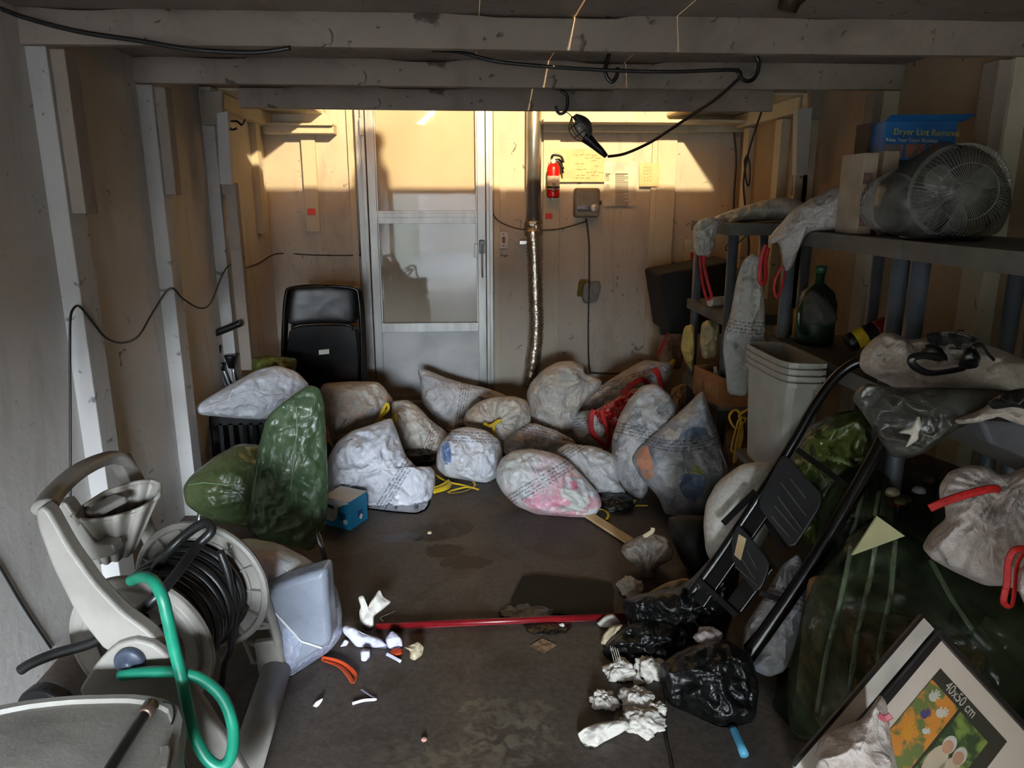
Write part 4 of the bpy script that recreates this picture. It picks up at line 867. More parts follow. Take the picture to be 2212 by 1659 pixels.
# red shopping bag on the pile
m_redb = NT('red_printed_bag'); c_ = m_redb.ramp(m_redb.noise(38, 2, 1.5), [(.57, lin((186, 18, 22))), (.60, lin((214, 190, 186)))]); m_redb.bump(m_redb.noise(14, 5, 1), .8, .02); m_redb = m_redb.set(Base_Color=c_, Roughness=.3)
rbg = thing('shopping_bag', 'red printed shopping bag with wide red straps lying on the pile', 'shopping bag', P(1320, 905, 4.5))
blob('body', [(1282, 888), (1312, 872), (1355, 845), (1385, 838), (1378, 868), (1352, 892), (1345, 920), (1325, 930), (1298, 915)], m_redb, .06, Y=4.50, parent=rbg, amp=1.3, seed=30, sm=1)
for pts in ([(1283, 885), (1276, 905), (1280, 935), (1300, 958), (1309, 968), (1316, 950), (1313, 925), (1305, 905), (1300, 885)], [(1345, 850), (1365, 832), (1388, 820), (1405, 840), (1425, 858), (1452, 862)], [(1410, 805), (1418, 800), (1425, 820), (1432, 850), (1446, 860)]):
    ribbon('strap', [P(x, y, 4.36 if pts[0][0] < 1400 else 4.34) for x, y in pts], .017, m_redtie, rbg, t=.15)
# bits tucked in the pile
slabm = plain('white_card', (206, 202, 196), .6)
wc = M().prism([P(x, y, 3.98) for x, y in ((1288, 1000), (1305, 990), (1318, 1000), (1318, 1020), (1300, 1025), (1290, 1022))], (0, .01, 0)).build('white_card', slabm, label='crumpled white card sticking out beside the pink filled bag', cat='card')
b_ = M().prism([P(x, y, 3.90) for x, y in smooth_outline([(1283, 1026), (1310, 1022), (1316, 1034), (1298, 1045), (1284, 1040)], 24, 2)], (0, .03, 0)).build('white_tag', slabm, bevel=.004, label='white plastic tag with grey lettering beside the pink filled bag', cat='tag')
M().prism([P(x, y, 3.897) for x, y in ((1290, 1033), (1308, 1031), (1308, 1034), (1290, 1036))], (0, .003, 0)).build('lettering', m_ink, b_)
crumple('black_bag', 905, 985, .11, m_blackbag, seed=3, label='black plastic bag showing in the gap right of the floppy bag', cat='trash bag', flat=.5)
crumple('black_bag', 1330, 1085, .10, m_blackbag, seed=5, label='bit of black bag under the tall dark filled bag', cat='trash bag', flat=.4)
blob('dark_bundle', [(700, 920), (712, 935), (722, 960), (718, 1000), (712, 1040), (695, 1040), (690, 960)], m_black, .06, base=0, Y=4.2, label='dark bundle with an orange edge beside the green wrapped chair', cat='bundle', seed=9, nr=12, nt=48)
ribbon('orange_edge', [P(702, 918, 4.12), P(705, 935, 4.12), P(709, 958, 4.12)], .008, m_orangetie, bpy.data.objects['dark_bundle'])
# small blue and white tissue box
m_blue = pm('blue_card', (24, 128, 168), (16, 110, 150), .5, scale=4); m_blue2 = plain('deep_blue_print', (20, 70, 110), .5); m_wcard = pm('white_card_box', (214, 208, 200), (200, 194, 186), .55)
bb = thing('tissue_box', 'small blue and white cardboard box on the floor by the green chair', 'box', G(760, 1140))
g0, g1, g2 = G(701, 1133), G(758, 1146), G(795, 1120); hz = .15; g3 = g0+g2-g1
for n_, q in (('front_face', None),): pass
M().prism([g0, g1, g2, g3], (0, 0, hz)).build('carton', m_blue, bb, bevel=.002)
up = Vector((0, 0, 1)); f1 = (g1-g0); f2 = (g2-g1); n1 = f1.cross(up).normalized(); n2 = f2.cross(up).normalized()
if n1.y > 0: n1 = -n1
if n2.x < 0: n2 = -n2
M().prism([g+up*(hz+.0005) for g in (g0, g1, g2, g3)], (0, 0, .002)).build('top_flap', m_wcard, bb)
def face(o_, e_, nn, pts, name, mat, th=.0012): M().prism([o_+e_*a_+up*(b_*hz)+nn*.0008 for a_, b_ in pts], nn*th).build(name, mat, bb)
face(g0, f1, n1, [(0, .3), (.08, .22), (.35, .2), (.5, .35), (.55, .7), (.75, .85), (.95, .92), (.95, 1), (0, 1)], 'white_print', m_wcard)
face(g0, f1, n1, [(.12, .68), (.42, .64), (.42, .76), (.12, .80)], 'lettering', m_blue2, .002)
face(g0, f1, n1, [(.6, .3), (.85, .25), (.85, .55), (.6, .6)], 'photo_print', m_blue2, .002)
face(g1, f2, n2, [(.42, .28), (.68, .26), (.68, .5), (.42, .52)], 'photo_print', m_blue2, .002)
for o_, e_, nn, cx_ in ((g0, f1, n1, .82), (g1, f2, n2, .58)):
    face(o_, e_, nn, [(cx_+.1*math.cos(j*math.pi/8)*.8, .27+.09*math.sin(j*math.pi/8)) for j in range(16)], 'round_seal', m_wcard, .003)

bb_ = [o for o in bpy.data.objects if o.get('label', '').startswith('white bag stretched over a grey bin')][0]
M().prism([P(x, y, 2.25) for x, y in ((553, 1278), (703, 1230), (714, 1392), (622, 1452))], (.01, .10, 0)).build('grey_bin', pm('bin_under_film', (138, 143, 154), (122, 128, 140), .3, scale=3, bump=.5, bscale=14, bd=.02), bb_, bevel=.022, seg=4, label='blue grey bin seen through the film')

m_seam = plain('pale_film_seam', (226, 226, 230), .35)
def bagby(t): return [o for o in bpy.data.objects if o.get('label', '').startswith(t)][0]
seam(bagby('white trash bag lying across the black crate'), [(445, 880), (480, 868), (520, 850), (548, 842), (575, 855), (610, 852), (645, 862)], m_seam, .005)
seam(bagby('compact white trash bag'), [(1044, 950), (1046, 980), (1043, 1010), (1045, 1030)], m_seam, .004)
seam(bagby('large white trash bag with pink'), [(1142, 988), (1155, 1010), (1165, 1035), (1182, 1052)], m_seam, .004)
seam(bagby('tall white trash bag with dark'), [(1368, 930), (1375, 950), (1385, 975)], m_seam, .003)
seam(bagby('tall white trash bag with dark'), [(1355, 930), (1360, 960), (1365, 990), (1372, 1015)], m_seam, .003)
seam(bagby('big pillow shaped'), [(1555, 970), (1563, 990), (1570, 1010)], m_seam, .004)
seam(bpy.data.objects['grey_bin'], [(556, 1285), (600, 1330), (650, 1385), (695, 1400)], m_seam, .004)
m_gseam = plain('green_film_fold_line', (128, 148, 112), .25)
seam(bpy.data.objects['back_cover'], [(640, 880), (642, 930), (634, 990), (628, 1060)], m_gseam, .003)
seam(bpy.data.objects['back_cover'], [(560, 990), (552, 1040), (546, 1090)], m_gseam, .003)
seam(bpy.data.objects['seat_cover'], [(405, 1048), (440, 1042), (480, 1046), (530, 1045)], m_gseam, .004)

def pmf(n, c, c2=None): return pm(n, c, c2 or tuple(int(v*.9) for v in c), .3, scale=9, bump=.5, bscale=18, bd=.02)
pb = bagby('big pillow shaped')
for nm, cc, pts in (('orange_cloth', (214, 150, 120), [(1374, 975), (1398, 960), (1410, 1000), (1412, 1030), (1395, 1038), (1376, 1000)]),
                    ('blue_cloth', (112, 128, 156), [(1478, 930), (1500, 922), (1525, 925), (1530, 940), (1500, 948), (1478, 945)]),
                    ('blue_cloth', (112, 130, 164), [(1470, 1025), (1490, 1022), (1530, 1030), (1522, 1060), (1500, 1085), (1478, 1075), (1466, 1048)]),
                    ('green_card', (196, 204, 130), [(1486, 1022), (1506, 1003), (1520, 1018), (1522, 1026)])):
    patch(pb, pts, pmf('inside_'+nm+str(len(pts)), cc), nm)
pk = bagby('large white trash bag with pink')
patch(pk, [(1125, 1085), (1150, 1068), (1200, 1072), (1230, 1080), (1235, 1092), (1190, 1095), (1150, 1100)], pmf('inside_pink', (232, 150, 168), (224, 190, 206)), 'pink_cloth')
patch(pk, [(1230, 1040), (1245, 1038), (1250, 1055), (1236, 1060)], pmf('inside_pink_b', (232, 140, 160)), 'pink_cloth')
patch(bagby('compact white trash bag'), [(953, 965), (968, 950), (974, 975), (975, 1000), (962, 1005), (954, 985)], pmf('inside_blue', (120, 146, 190)), 'blue_card')
# ================================================================ RIGHT SIDE
m_shelf = pm('dark_grey_shelf_plastic', (92, 90, 84), (78, 76, 72), .55, scale=10)
m_post = pm('blue_grey_post_plastic', (86, 92, 100), (72, 78, 86), .45, scale=10)
m_card = pm('brown_cardboard', (150, 100, 58), (128, 82, 46), .85, scale=6)
X0, X1 = 1.36, 1.84
ZS = [.06, .525, 1.0, 1.475]
def shelf_unit(y0, y1, label, posts, gap_front=()):
    u = thing('shelving_unit', label, 'shelf', ((X0+X1)/2, (y0+y1)/2, 0), 'grey plastic shelving units along the right wall')
    for zt in ZS:
        m = M().box((X0, y0, zt-.015), (X1, y1, zt))
        m.box((X0, y0, zt-.058), (X0+.012, y1, zt-.015)).box((X1-.012, y0, zt-.058), (X1, y1, zt-.015)).box((X0+.012, y0, zt-.058), (X1-.012, y0+.012, zt-.015)).box((X0+.012, y1-.012, zt-.058), (X1-.012, y1, zt-.015))
        m.build('shelf_board', m_shelf, u)
    for (x, y) in posts:
        M().lathe([(.027, 0), (.027, ZS[3]-.058)], (x, y, .001), n=20).build('post', m_post, u, smooth=True)
    return u
pp = lambda y0, y1: [(X0+.04, y0+.045), (X0+.04, y1-.045), (X1-.04, y0+.045), (X1-.04, y1-.045)]
shelf_unit(3.86, 4.54, 'rearmost grey plastic shelving unit with white bags hanging off it', pp(3.86, 4.54))
shelf_unit(2.30, 3.24, 'middle grey plastic shelving unit carrying the fan in plastic', pp(2.30, 3.24))
shelf_unit(1.34, 2.28, 'nearest grey plastic shelving unit heaped with white bags', pp(1.34, 2.28))
# ---- things on the rear shelf
bagW = bagmat('hanging_bag_film', [(214, 210, 204), (190, 196, 200), (220, 212, 200)], (214, 210, 204), .35, 21, ink=(120, 124, 130))
bagW2 = bagmat('hanging_bag_pinkish', [(214, 196, 196), (200, 190, 196), (170, 190, 206)], (206, 198, 196), .4, 22)
def rb(name, pts, mat, T, Y, label, cat='bag', **k): return blob(name, pts, mat, T, Y=Y, label=label, cat=cat, **k)
rb('plastic_bag', [(1540, 470), (1590, 450), (1650, 432), (1700, 425), (1732, 436), (1745, 452), (1720, 474), (1640, 478), (1560, 480), (1535, 500), (1520, 490)], bagW, .10, 4.2, 'long white plastic bag lying on top of the rear shelf', seed=41, tilt=0)
rb('plastic_bag', [(1497, 492), (1510, 476), (1535, 468), (1555, 475), (1545, 510), (1543, 540), (1532, 552), (1505, 552), (1498, 530)], bagW, .05, 4.02, 'white bag bulging over the left edge of the rear shelf top', seed=42, tilt=0, tie=(1518, 552))
ribbon('bag_tie', [P(x, y, 3.98) for x, y in ((1512, 552), (1514, 580), (1518, 610), (1525, 640), (1530, 646), (1537, 640), (1530, 615), (1522, 580), (1520, 552))], .009, m_redtie, label='bright red tie dangling from the left rear shelf bag', cat='bag tie')
rb('plastic_bag', [(1605, 565), (1625, 548), (1642, 560), (1648, 600), (1652, 680), (1655, 740), (1648, 760), (1632, 790), (1618, 830), (1612, 855), (1572, 850), (1568, 800), (1562, 760), (1564, 720), (1578, 680), (1590, 610)], bagmat('long_bag_blue', [(150, 176, 196), (214, 210, 202), (166, 186, 198)], (206, 204, 198), .6, 23, scale=4), .07, 3.42, 'long white bag with blue contents hanging between the shelves', seed=43, tilt=0, band=(1590, 700, -4), center=(1612, 710), tie=(1625, 552))
rb('plastic_bag', [(1478, 705), (1500, 700), (1500, 760), (1496, 805), (1480, 780), (1470, 750)], filmmat('yellowish_film', (206, 184, 112), (184, 160, 90), .1, .35, .7, 14), .05, 4.35, 'crumpled yellowish bag left of the rear shelf post', seed=44, tilt=0, nr=16, nt=64)
rb('plastic_bag', [(1515, 700), (1530, 690), (1555, 700), (1552, 740), (1545, 772), (1518, 775), (1512, 740)], filmmat('cream_film', (206, 196, 160), (186, 170, 130), .1, .35, .7, 14), .06, 4.15, 'cream coloured bag hanging above the cardboard box', seed=45, tilt=0, nr=16, nt=64)
# black draped box behind
q = [P(1424, 592, 4.95), P(1592, 562, 4.95), P(1592, 722, 4.95), P(1444, 722, 4.95)]
M().prism(q, (0, .45, 0)).build('equipment_case', pm('black_cloth', (14, 13, 13), (8, 8, 8), .85), bevel=.02, label='large black case standing behind the rear shelf', cat='case')
M().prism([P(1420, 652, 5.2), P(1430, 650, 5.2), P(1438, 700, 5.2), P(1440, 724, 5.2), P(1428, 724, 5.2)], (0, .05, 0)).build('dark_board', m_black, label='narrow dark board left of the big black case', cat='board')
wire([P(x, y, 5.1) for x, y in ((1447, 712), (1428, 745), (1420, 768), (1426, 760), (1440, 735))], .006, m_redtie, 'red cord hanging below the black case', 'cord')
cl = M()
blob('draped_cloth', [(1447, 700), (1475, 705), (1478, 760), (1470, 800), (1425, 790), (1420, 760)], pm('tan_cloth', (140, 104, 84), (112, 80, 62), .9),   .05, Y=5.15, label='tan cloth hanging below the black case', cat='cloth', tilt=0, seed=46, nr=14, nt=48)
# bottles and rolls on the rear shelf
sb = P(1586, 640, 3.98); s0 = thing('spray_bottle', 'spray bottle with a pale trigger head on the rear shelf', 'spray bottle', (sb.x, sb.y, 1.0))
M().lathe([(.03, 0), (.033, .01), (.033, .11), (.02, .15), (.013, .16), (.013, .19)], (sb.x, sb.y, 1.0), n=24).build('bottle', pm('clear_grey_bottle', (120, 118, 110), (100, 98, 92), .3), s0, smooth=True)
M().box((sb.x-.03, sb.y-.035, 1.02), (sb.x+.03, sb.y-.031, 1.09)).build('paper_label', m_paper, s0)
M().box((sb.x-.045, sb.y-.012, 1.205), (sb.x+.03, sb.y+.012, 1.24)).tube([(sb.x-.02, sb.y, 1.21), (sb.x-.035, sb.y, 1.18), (sb.x-.03, sb.y, 1.16)], .006).lathe([(.017, 1.185), (.019, 1.21)], (sb.x, sb.y, 0), n=18).build('trigger_head', pm('amber_plastic', (196, 160, 104), (176, 140, 86), .4), s0, smooth=False)
q = G(1533, 652, 1.03); M().lathe([(.012, 0), (.026, .001), (.026, .15), (.012, .151)], q, (1, .5, 0), n=24).build('paper_roll', m_paper, smooth=False, label='white roll lying at the left edge of the rear shelf', cat='roll')
q = P(1520, 645, 4.45)
# cardboard box with odds and ends
g = P(1515, 880, 3.95); bx2 = thing('cardboard_box', 'open brown cardboard box of small things on the low rear shelf', 'cardboard box', (1.45, 4.0, .527))
c0, c1, c2, c3 = Vector((1.27, 4.02, .53)), Vector((1.33, 3.70, .53)), Vector((1.62, 3.74, .53)), Vector((1.56, 4.06, .53))
wl_ = M()
for a_, b_ in ((c0, c1), (c1, c2), (c2, c3), (c3, c0)): wl_.beam(a_+Vector((0, 0, .08)), b_+Vector((0, 0, .08)), .006, .16)
wl_.prism([c0, c1, c2, c3], (0, 0, .006)); wl_.build('carton', m_card, bx2)
n_ = (c1-c0).cross(Vector((0, 0, 1))).normalized(); n_ = n_ if n_.x < 0 else -n_
for i, (u, wd) in enumerate(((.18, .05), (.42, .07), (.68, .07))):
    a_ = c0+(c1-c0)*u+n_*.004; e = (c1-c0).normalized()
    M().prism([a_+Vector((0, 0, .04)), a_+e*wd+Vector((0, 0, .04)), a_+e*wd+Vector((0, 0, .10)), a_+Vector((0, 0, .10))], n_*.002).build('print_mark', m_ink2, bx2)
rnd = random.Random(5)
bcols = (('black', (40, 40, 42)), ('tan', (150, 130, 96)), ('slate grey', (90, 96, 110)), ('dark brown', (60, 44, 30)), ('white', (200, 196, 190)), ('dark blue', (30, 40, 90)), ('dark green', (30, 60, 40)))
for i in range(7):
    px, py = 1.36+rnd.random()*.2, 3.80+rnd.random()*.18
    M().lathe([(.018, 0), (.02, .01), (.02, .13), (.01, .16), (.01, .18)], (px, py, .54), (rnd.uniform(-.3, .3), rnd.uniform(-.3, .3), 1), n=14).build('small_bottle', pm('small_bottle_%d' % i, bcols[i][1], None, .4), smooth=True,
        label='small '+bcols[i][0]+' bottle standing in the open cardboard box', cat='bottle', group='small bottles in the cardboard box')
ycord = M(); 
wire([P(x, y, 3.45) for x, y in ((1628, 878), (1606, 890), (1596, 900), (1612, 905), (1590, 925), (1575, 900), (1590, 885), (1600, 905), (1590, 960), (1585, 1000), (1592, 985), (1604, 940), (1598, 905), (1586, 940), (1580, 975), (1596, 960), (1602, 915))], .006, pm('yellow_cord', (196, 150, 40), (160, 118, 28), .6), 'tangled yellow cord hanging under the rear shelf', 'cord')
blob('wicker_basket', [(1568, 930), (1600, 920), (1640, 925), (1645, 1070), (1590, 1080), (1572, 990)], pm('brown_wicker', (110, 72, 44), (70, 44, 26), .8, scale=40, bump=.6), .12, Y=3.65, label='brown basket on the floor under the shelf', cat='basket', seed=50, amp=.2)
# ---- middle shelf: top
rb('plastic_bag', [(1868, 386), (1868, 500), (1800, 502), (1745, 500), (1725, 540), (1712, 575), (1698, 588), (1690, 560), (1680, 520), (1664, 530), (1658, 520), (1675, 495), (1690, 480), (1710, 455), (1750, 430), (1800, 405)], bagW2, .09, 2.98, 'pinkish white bag draped from the shelf top down over its edge', seed=51, tilt=0, center=(1745, 480), amp=.7)
ribbon('bag_tie', [P(x, y, 3.1) for x, y in ((1655, 528), (1648, 545), (1642, 575), (1641, 605), (1648, 614), (1654, 600), (1654, 565), (1660, 535))], .009, m_redtie, label='red tie hanging left of the draped pinkish bag', cat='bag tie')
ribbon('bag_tie', [P(x, y, 2.93) for x, y in ((1690, 575), (1676, 600), (1672, 625), (1678, 642), (1686, 630), (1692, 605), (1696, 585))], .005, m_redtie, label='thin red loop hanging from the tip of the draped pinkish bag', cat='bag tie')
# boxes and fans
def carton(x0, x1, y0, y1, Y, d, mat, label, name='carton', z0=1.477):
    a_, b_ = P(x0, y0, Y), P(x1, y0, Y)
    t = thing(name, label, 'box', ((a_.x+b_.x)/2, Y+d/2, z0)); zb_ = z0 if y1 is None else P(x0, y1, Y).z
    M().box((a_.x, Y, zb_), (b_.x, Y+d, a_.z)).build('carton', mat, t, bevel=.002); return t, a_, b_, zb_
m_bluebox = pm('blue_carton', (24, 92, 150), (18, 78, 132), .5); m_photo = pm('photo_print', (150, 96, 78), (86, 82, 84), .6, scale=30, lo=.45, hi=.55)
t, a_, b_, zb_ = carton(1912, 2070, 262, 345, 2.72, .10, m_bluebox, 'blue box printed Dryer Lint Removal atop the shelf boxes')
M().prism([(a_.x, 2.72, a_.z), (b_.x+.02, 2.72, a_.z), (b_.x+.05, 2.70, a_.z+.025), (a_.x+.01, 2.70, a_.z+.02)], (0, .004, 0)).build('lid_flap', m_bluebox, t)
text('lettering', 'Dryer Lint Removal', (a_.x+.035, 2.7185, a_.z-.045), (1, 0, -.02), (0, 0, 1), .031, pm('yellow_print', (214, 190, 60), None, .6), t)
text('lettering', 'Keep Your Dryer Running', (a_.x+.01, 2.7185, a_.z-.068), (1, 0, -.02), (0, 0, 1), .018, m_paper, t)
ww = (b_.x-a_.x)/3.2
for i in range(3): M().box((a_.x+.004+i*ww, 2.7175, zb_+.005), (a_.x+i*ww+ww*.9, 2.7195, a_.z-.078)).build('photo_print', m_photo, t)
t, a_, b_, zb_ = carton(1880, 1912, 265, 330, 2.80, .10, pm('dark_brown_carton', (58, 34, 26), (40, 24, 18), .7), 'dark brown box leaning left of the blue printed box')
t, a_, b_, zb_ = carton(1868, 1900, 330, None, 2.66, .16, pm('dimmed_white_packets', (170, 156, 138), (150, 136, 118), .6), 'tall stack of white printed packets beside the fan')  # white packets; the weak shelf light is put into the colour
for i, (k0, k1, mt) in enumerate(((.10, .26, m_photo), (.34, .52, m_bluebox), (.62, .76, m_photo))):
    M().box((a_.x+.006, 2.658, 1.477+(a_.z-1.477)*k0), (b_.x-.012, 2.6605, 1.477+(a_.z-1.477)*k1)).build('photo_print', mt, t)
t, a_, b_, zb_ = carton(1911, 1945, 326, None, 2.70, .14, pm('dimmed_white_packet_b', (170, 156, 138), (150, 136, 118), .6), 'narrow white packet between the stack and the fan')  # white packet, dimmed the same way in its colour for weak light
t, a_, b_, zb_ = carton(1945, 2080, 318, None, 2.74, .12, pm('dark_teal_carton', (30, 52, 54), (22, 38, 40), .6), 'dark teal box behind the plastic wrapped fan')
def fan(cx, cy, rpx, Y, label, nb=3, yaw=0, z0=1.477):
    c = P(cx, cy, Y); R = rpx/FPX*Y*1.0; t = thing('desk_fan', label, 'fan', (c.x, c.y, z0))
    ax_ = Vector((math.sin(yaw), -math.cos(yaw), 0)); a1 = Vector((math.cos(yaw), math.sin(yaw), 0)); a2 = Vector((0, 0, 1))
    g_ = M()
    for k in range(72):
        an = 2*math.pi*k/72; d_ = a1*math.cos(an)+a2*math.sin(an); sw = a1*-math.sin(an)+a2*math.cos(an)
        g_.tube([c+ax_*.07+d_*R*.2, c+ax_*.072+d_*R*.55+sw*R*.10, c+ax_*.05+d_*R*.88+sw*R*.13, c+ax_*.012+d_*R*.99+sw*R*.13], .0013, n=4, smooth=2)
    g_.build('grille_wires', m_gr, t)
    for rr, o_, w_ in ((1.0, 0, .007), (.21, .07, .003), (.6, .071, .0018)):
        M().tube([c+ax_*o_+(a1*math.cos(j*math.pi/24)+a2*math.sin(j*math.pi/24))*R*rr for j in range(48)], w_, n=8, closed=True, smooth=1).build('grille_ring', m_gr, t, smooth=True)
    M().lathe([(R*.05, .085), (R*.19, .083), (R*.2, .07), (R*.2, .066)], c, ax_, n=32).build('badge', m_gr, t, smooth=True)
    for k in range(nb):
        an = 2*math.pi*k/nb+.5; pts_ = []
        for r_, da, o_ in ((.18, -.2, .03), (.45, -.35, .045), (.80, -.42, .05), (.9, -.1, .03), (.88, .35, 0), (.6, .55, -.01), (.3, .45, 0), (.18, .25, .01)):
            aa = an+da; pts_.append(c+ax_*o_+(a1*math.cos(aa)+a2*math.sin(aa))*R*r_)
        cc = sum(pts_, Vector())/8
        M().add(pts_+[cc], [(i, (i+1) % 8, 8) for i in range(8)]).build('blade', m_blade, t, smooth=True, solid=.003, sub=1)
    M().lathe([(R*.2, -.02), (R*.2, .04), (R*.1, .05)], c, ax_, n=24).lathe([(R*.26, -.14), (R*.3, -.12), (R*.3, -.03), (R*.2, -.02)], c, ax_, n=24).build('motor', m_black, t, smooth=True)
    bk = M()
    for k in range(36):
        an = 2*math.pi*k/36; d_ = a1*math.cos(an)+a2*math.sin(an); bk.tube([c+d_*R*.99, c-ax_*.06+d_*R*.85, c-ax_*.09+d_*R*.3], .0014, n=4, smooth=2)
    bk.build('rear_grille', m_gr, t)
    return t, c, R
m_gr = plain('grey_white_fan_plastic', (168, 164, 156), .35); m_blade = plain('translucent_fan_blade', (176, 172, 164), .3)
t, c, R = fan(2072, 415, 98, 2.28, 'round desk fan facing the room, wrapped in clear plastic', yaw=-.25)
M().lathe([(.12, 0), (.12, .008), (.05, .02)], (c.x, c.y+.06, 1.477), n=28).tube([(c.x, c.y+.06, 1.49), (c.x, c.y+.07, c.z-.05)], .015, smooth=1).build('stand', m_black, t, smooth=True)
t2, c2, R2 = fan(1925, 440, 62, 2.56, 'smaller fan ring turned sideways behind the big fan', yaw=-1.15)
M().lathe([(.07, 0), (.07, .008), (.03, .02)], (c2.x+.04, c2.y, 1.477), n=28).tube([(c2.x+.04, c2.y, 1.49), (c2.x+.04, c2.y, c2.z-.05)], .012, smooth=1).build('stand', m_black, t2, smooth=True)
m_thin = filmmat('thin_clear_film', (150, 150, 146), (120, 120, 116), .88, .12, .9, 10, 5)
blob('plastic_cover', [(1888, 440), (1900, 395), (1945, 360), (1990, 330), (2030, 305), (2060, 312), (2110, 318), (2150, 345), (2182, 400), (2185, 450), (2160, 500), (2120, 518), (1990, 516), (1920, 505), (1890, 480)], m_thin, .14, Y=2.26, tilt=0, label='clear crinkled plastic bag over both fans', cat='plastic cover', seed=61, amp=.6, base=1.478)
# ---- middle shelf: second board
q = G(1712, 716, 1.001); q.y = 3.12; q.x = 1.46; t = thing('small_carton', 'small white and yellow carton on the front edge of the middle shelf', 'box', (q.x+.02, q.y, 1.001))
a_, b_ = P(1698, 718, q.y), P(1725, 718, q.y); a_.x = 1.43; b_.x = a_.x+.052; zt_ = P(1700, 669, q.y).z
M().box((a_.x, q.y, 1.001), (b_.x, q.y+.05, zt_)).build('carton', pm('amber_carton', (206, 140, 40), (180, 116, 30), .5), t, bevel=.001)
M().box((a_.x+.001, q.y-.001, zt_-.045), (b_.x-.001, q.y, zt_-.004)).build('white_print', m_paper, t)
text('lettering', 'DECK', (a_.x+.005, q.y-.0015, zt_-.032), (1, 0, 0), (0, 0, 1), .014, m_ink, t) if False else M().box((a_.x+.006, q.y-.0018, zt_-.03), (b_.x-.008, q.y-.001, zt_-.022)).build('lettering', m_ink, t)
q = P(1746, 700, 3.05); t = thing('jug', 'dark green plastic jug at the back of the middle shelf', 'jug', (q.x, 3.05, 1.0))
M().lathe([(.07, 0), (.08, .01), (.08, .17), (.065, .22), (.03, .25), (.02, .26), (.02, .30)], (q.x+.03, 3.05, 1.0), n=28).build('body', pm('dark_green_plastic', (20, 40, 24), (14, 30, 17), .4), t, smooth=True)
M().lathe([(.023, 0), (.024, .03)], (q.x+.03, 3.05, 1.30), n=20).build('cap', pm('pale_green_cap', (30, 80, 50), None, .4), t, smooth=True)
M().tube([(q.x-.03, 3.0, 1.19), (q.x-.075, 2.98, 1.16), (q.x-.07, 2.98, 1.08), (q.x-.03, 3.0, 1.05)], .012).build('handle', pm('dark_green_plastic_b', (30, 58, 34), None, .3), t, smooth=True)
rb('clear_bag', [(1738, 640), (1760, 625), (1790, 650), (1812, 690), (1790, 705), (1745, 700), (1732, 690)], m_thin, .05, 2.9, 'clear plastic bag slumped in front of the green jug', seed=62, tilt=.3, base=1.002)
ax0 = G(1828, 745, 1.05); t = thing('power_tool', 'dark drum shaped power tool with yellow label and red end lying on the middle shelf', 'power tool', (ax0.x, ax0.y, 1.0))
dd = Vector((.75, -.1, .45)).normalized()
M().lathe([(.02, 0), (.036, .006), (.038, .02), (.038, .11), (.034, .12)], ax0, dd, n=28).build('body', m_black, t, smooth=True)
M().lathe([(.0386, .035), (.0388, .037), (.0388, .075), (.0386, .077)], ax0, dd, n=28).build('yellow_label', m_yellow, t, smooth=True)
M().lathe([(.034, .12), (.032, .13), (.032, .165), (.02, .18), (.012, .20)], ax0, dd, n=28).build('red_collar', pm('dark_red_plastic', (120, 22, 18), None, .4), t, smooth=True)
# ---- stack of storage tubs
m_tub = pm('milky_tub_plastic', (178, 176, 166), (164, 162, 152), .35)
tubc = [P(x, y, Y) for x, y, Y in ((1622, 770, 3.05), (1712, 820, 2.62), (1790, 810, 2.62), (1715, 765, 3.05))]
tz = tubc[1].z; o0 = Vector((1.17, 3.02, 0)); 
def tub(z0, label):
    t = thing('storage_tub', label, 'storage tub', (1.29, 2.86, z0), 'stack of nested storage tubs')
    Pn = [(1.165, 3.06), (1.175, 2.63), (1.345, 2.60), (1.345, 3.05)]
    c_ = Vector((1.255, 2.83, 0)); H = .40
    def ring(s_, z): return [Vector((c_.x+(x-c_.x)*s_, c_.y+(y-c_.y)*s_, z0+z)) for x, y in smooth_outline([(a*1000, b*1000) for a, b in Pn], 32, 2)/1000]
    vs = ring(.76, 0)+ring(.92, H-.02)+ring(1.0, H-.018)+ring(1.0, H)+ring(.93, H)+ring(.74, .006)
    fs = [(i*32+k, i*32+(k+1) % 32, (i+1)*32+(k+1) % 32, (i+1)*32+k) for i in range(5) for k in range(32)]+[tuple(range(31, -1, -1)), tuple(160+k for k in range(32))]
    M().add(vs, fs).build('tub_wall', m_tub, t)
    return t, ring
for i, lab in enumerate(('lowest white tub, whose side shows, of the nested stack by the shelf', 'second white tub from the bottom of the nested stack', 'third white tub from the bottom of the nested stack', 'topmost white tub of the nested stack by the shelf')):
    t, rg = tub(.53+i*.026, lab)
    if i == 0:
        for k in range(6): M().box((1.20, 2.66+.0, .74-k*.012), (1.201, 2.70, .745-k*.012)) 
b_ = M().box((1.17, 2.72, .50), (1.36, 3.05, .528)).build('tub_rest', m_shelf, label='grey board carrying the stack of tubs out from the shelf', cat='board')
# ---- near shelf: white bags, film, grocery bags
bagR = bagmat('grocery_bag_film', [(206, 192, 178), (196, 184, 176), (214, 202, 190)], (200, 188, 176), .4, 31, rough=.4)
bagR2 = bagmat('grocery_bag_pinkish', [(206, 176, 170), (196, 190, 190), (176, 150, 160), (206, 200, 190)], (202, 188, 180), .45, 32, rough=.4, scale=4)
rb('plastic_bag', [(1858, 790), (1862, 760), (1885, 735), (1910, 718), (1940, 722), (1960, 735), (2020, 728), (2100, 735), (2160, 755), (2240, 790), (2240, 850), (2140, 838), (2060, 835), (1990, 838), (1940, 840), (1890, 815), (1870, 805)], bagR, .10, 2.0, 'spread white plastic bag heaped on the near shelf', seed=71, tilt=.6, base=1.001, amp=1.2, center=(2030, 785))
gm = thing('black_garment', 'black strappy garment lying on the heaped white bag', 'clothing', P(2040, 800, 1.88))
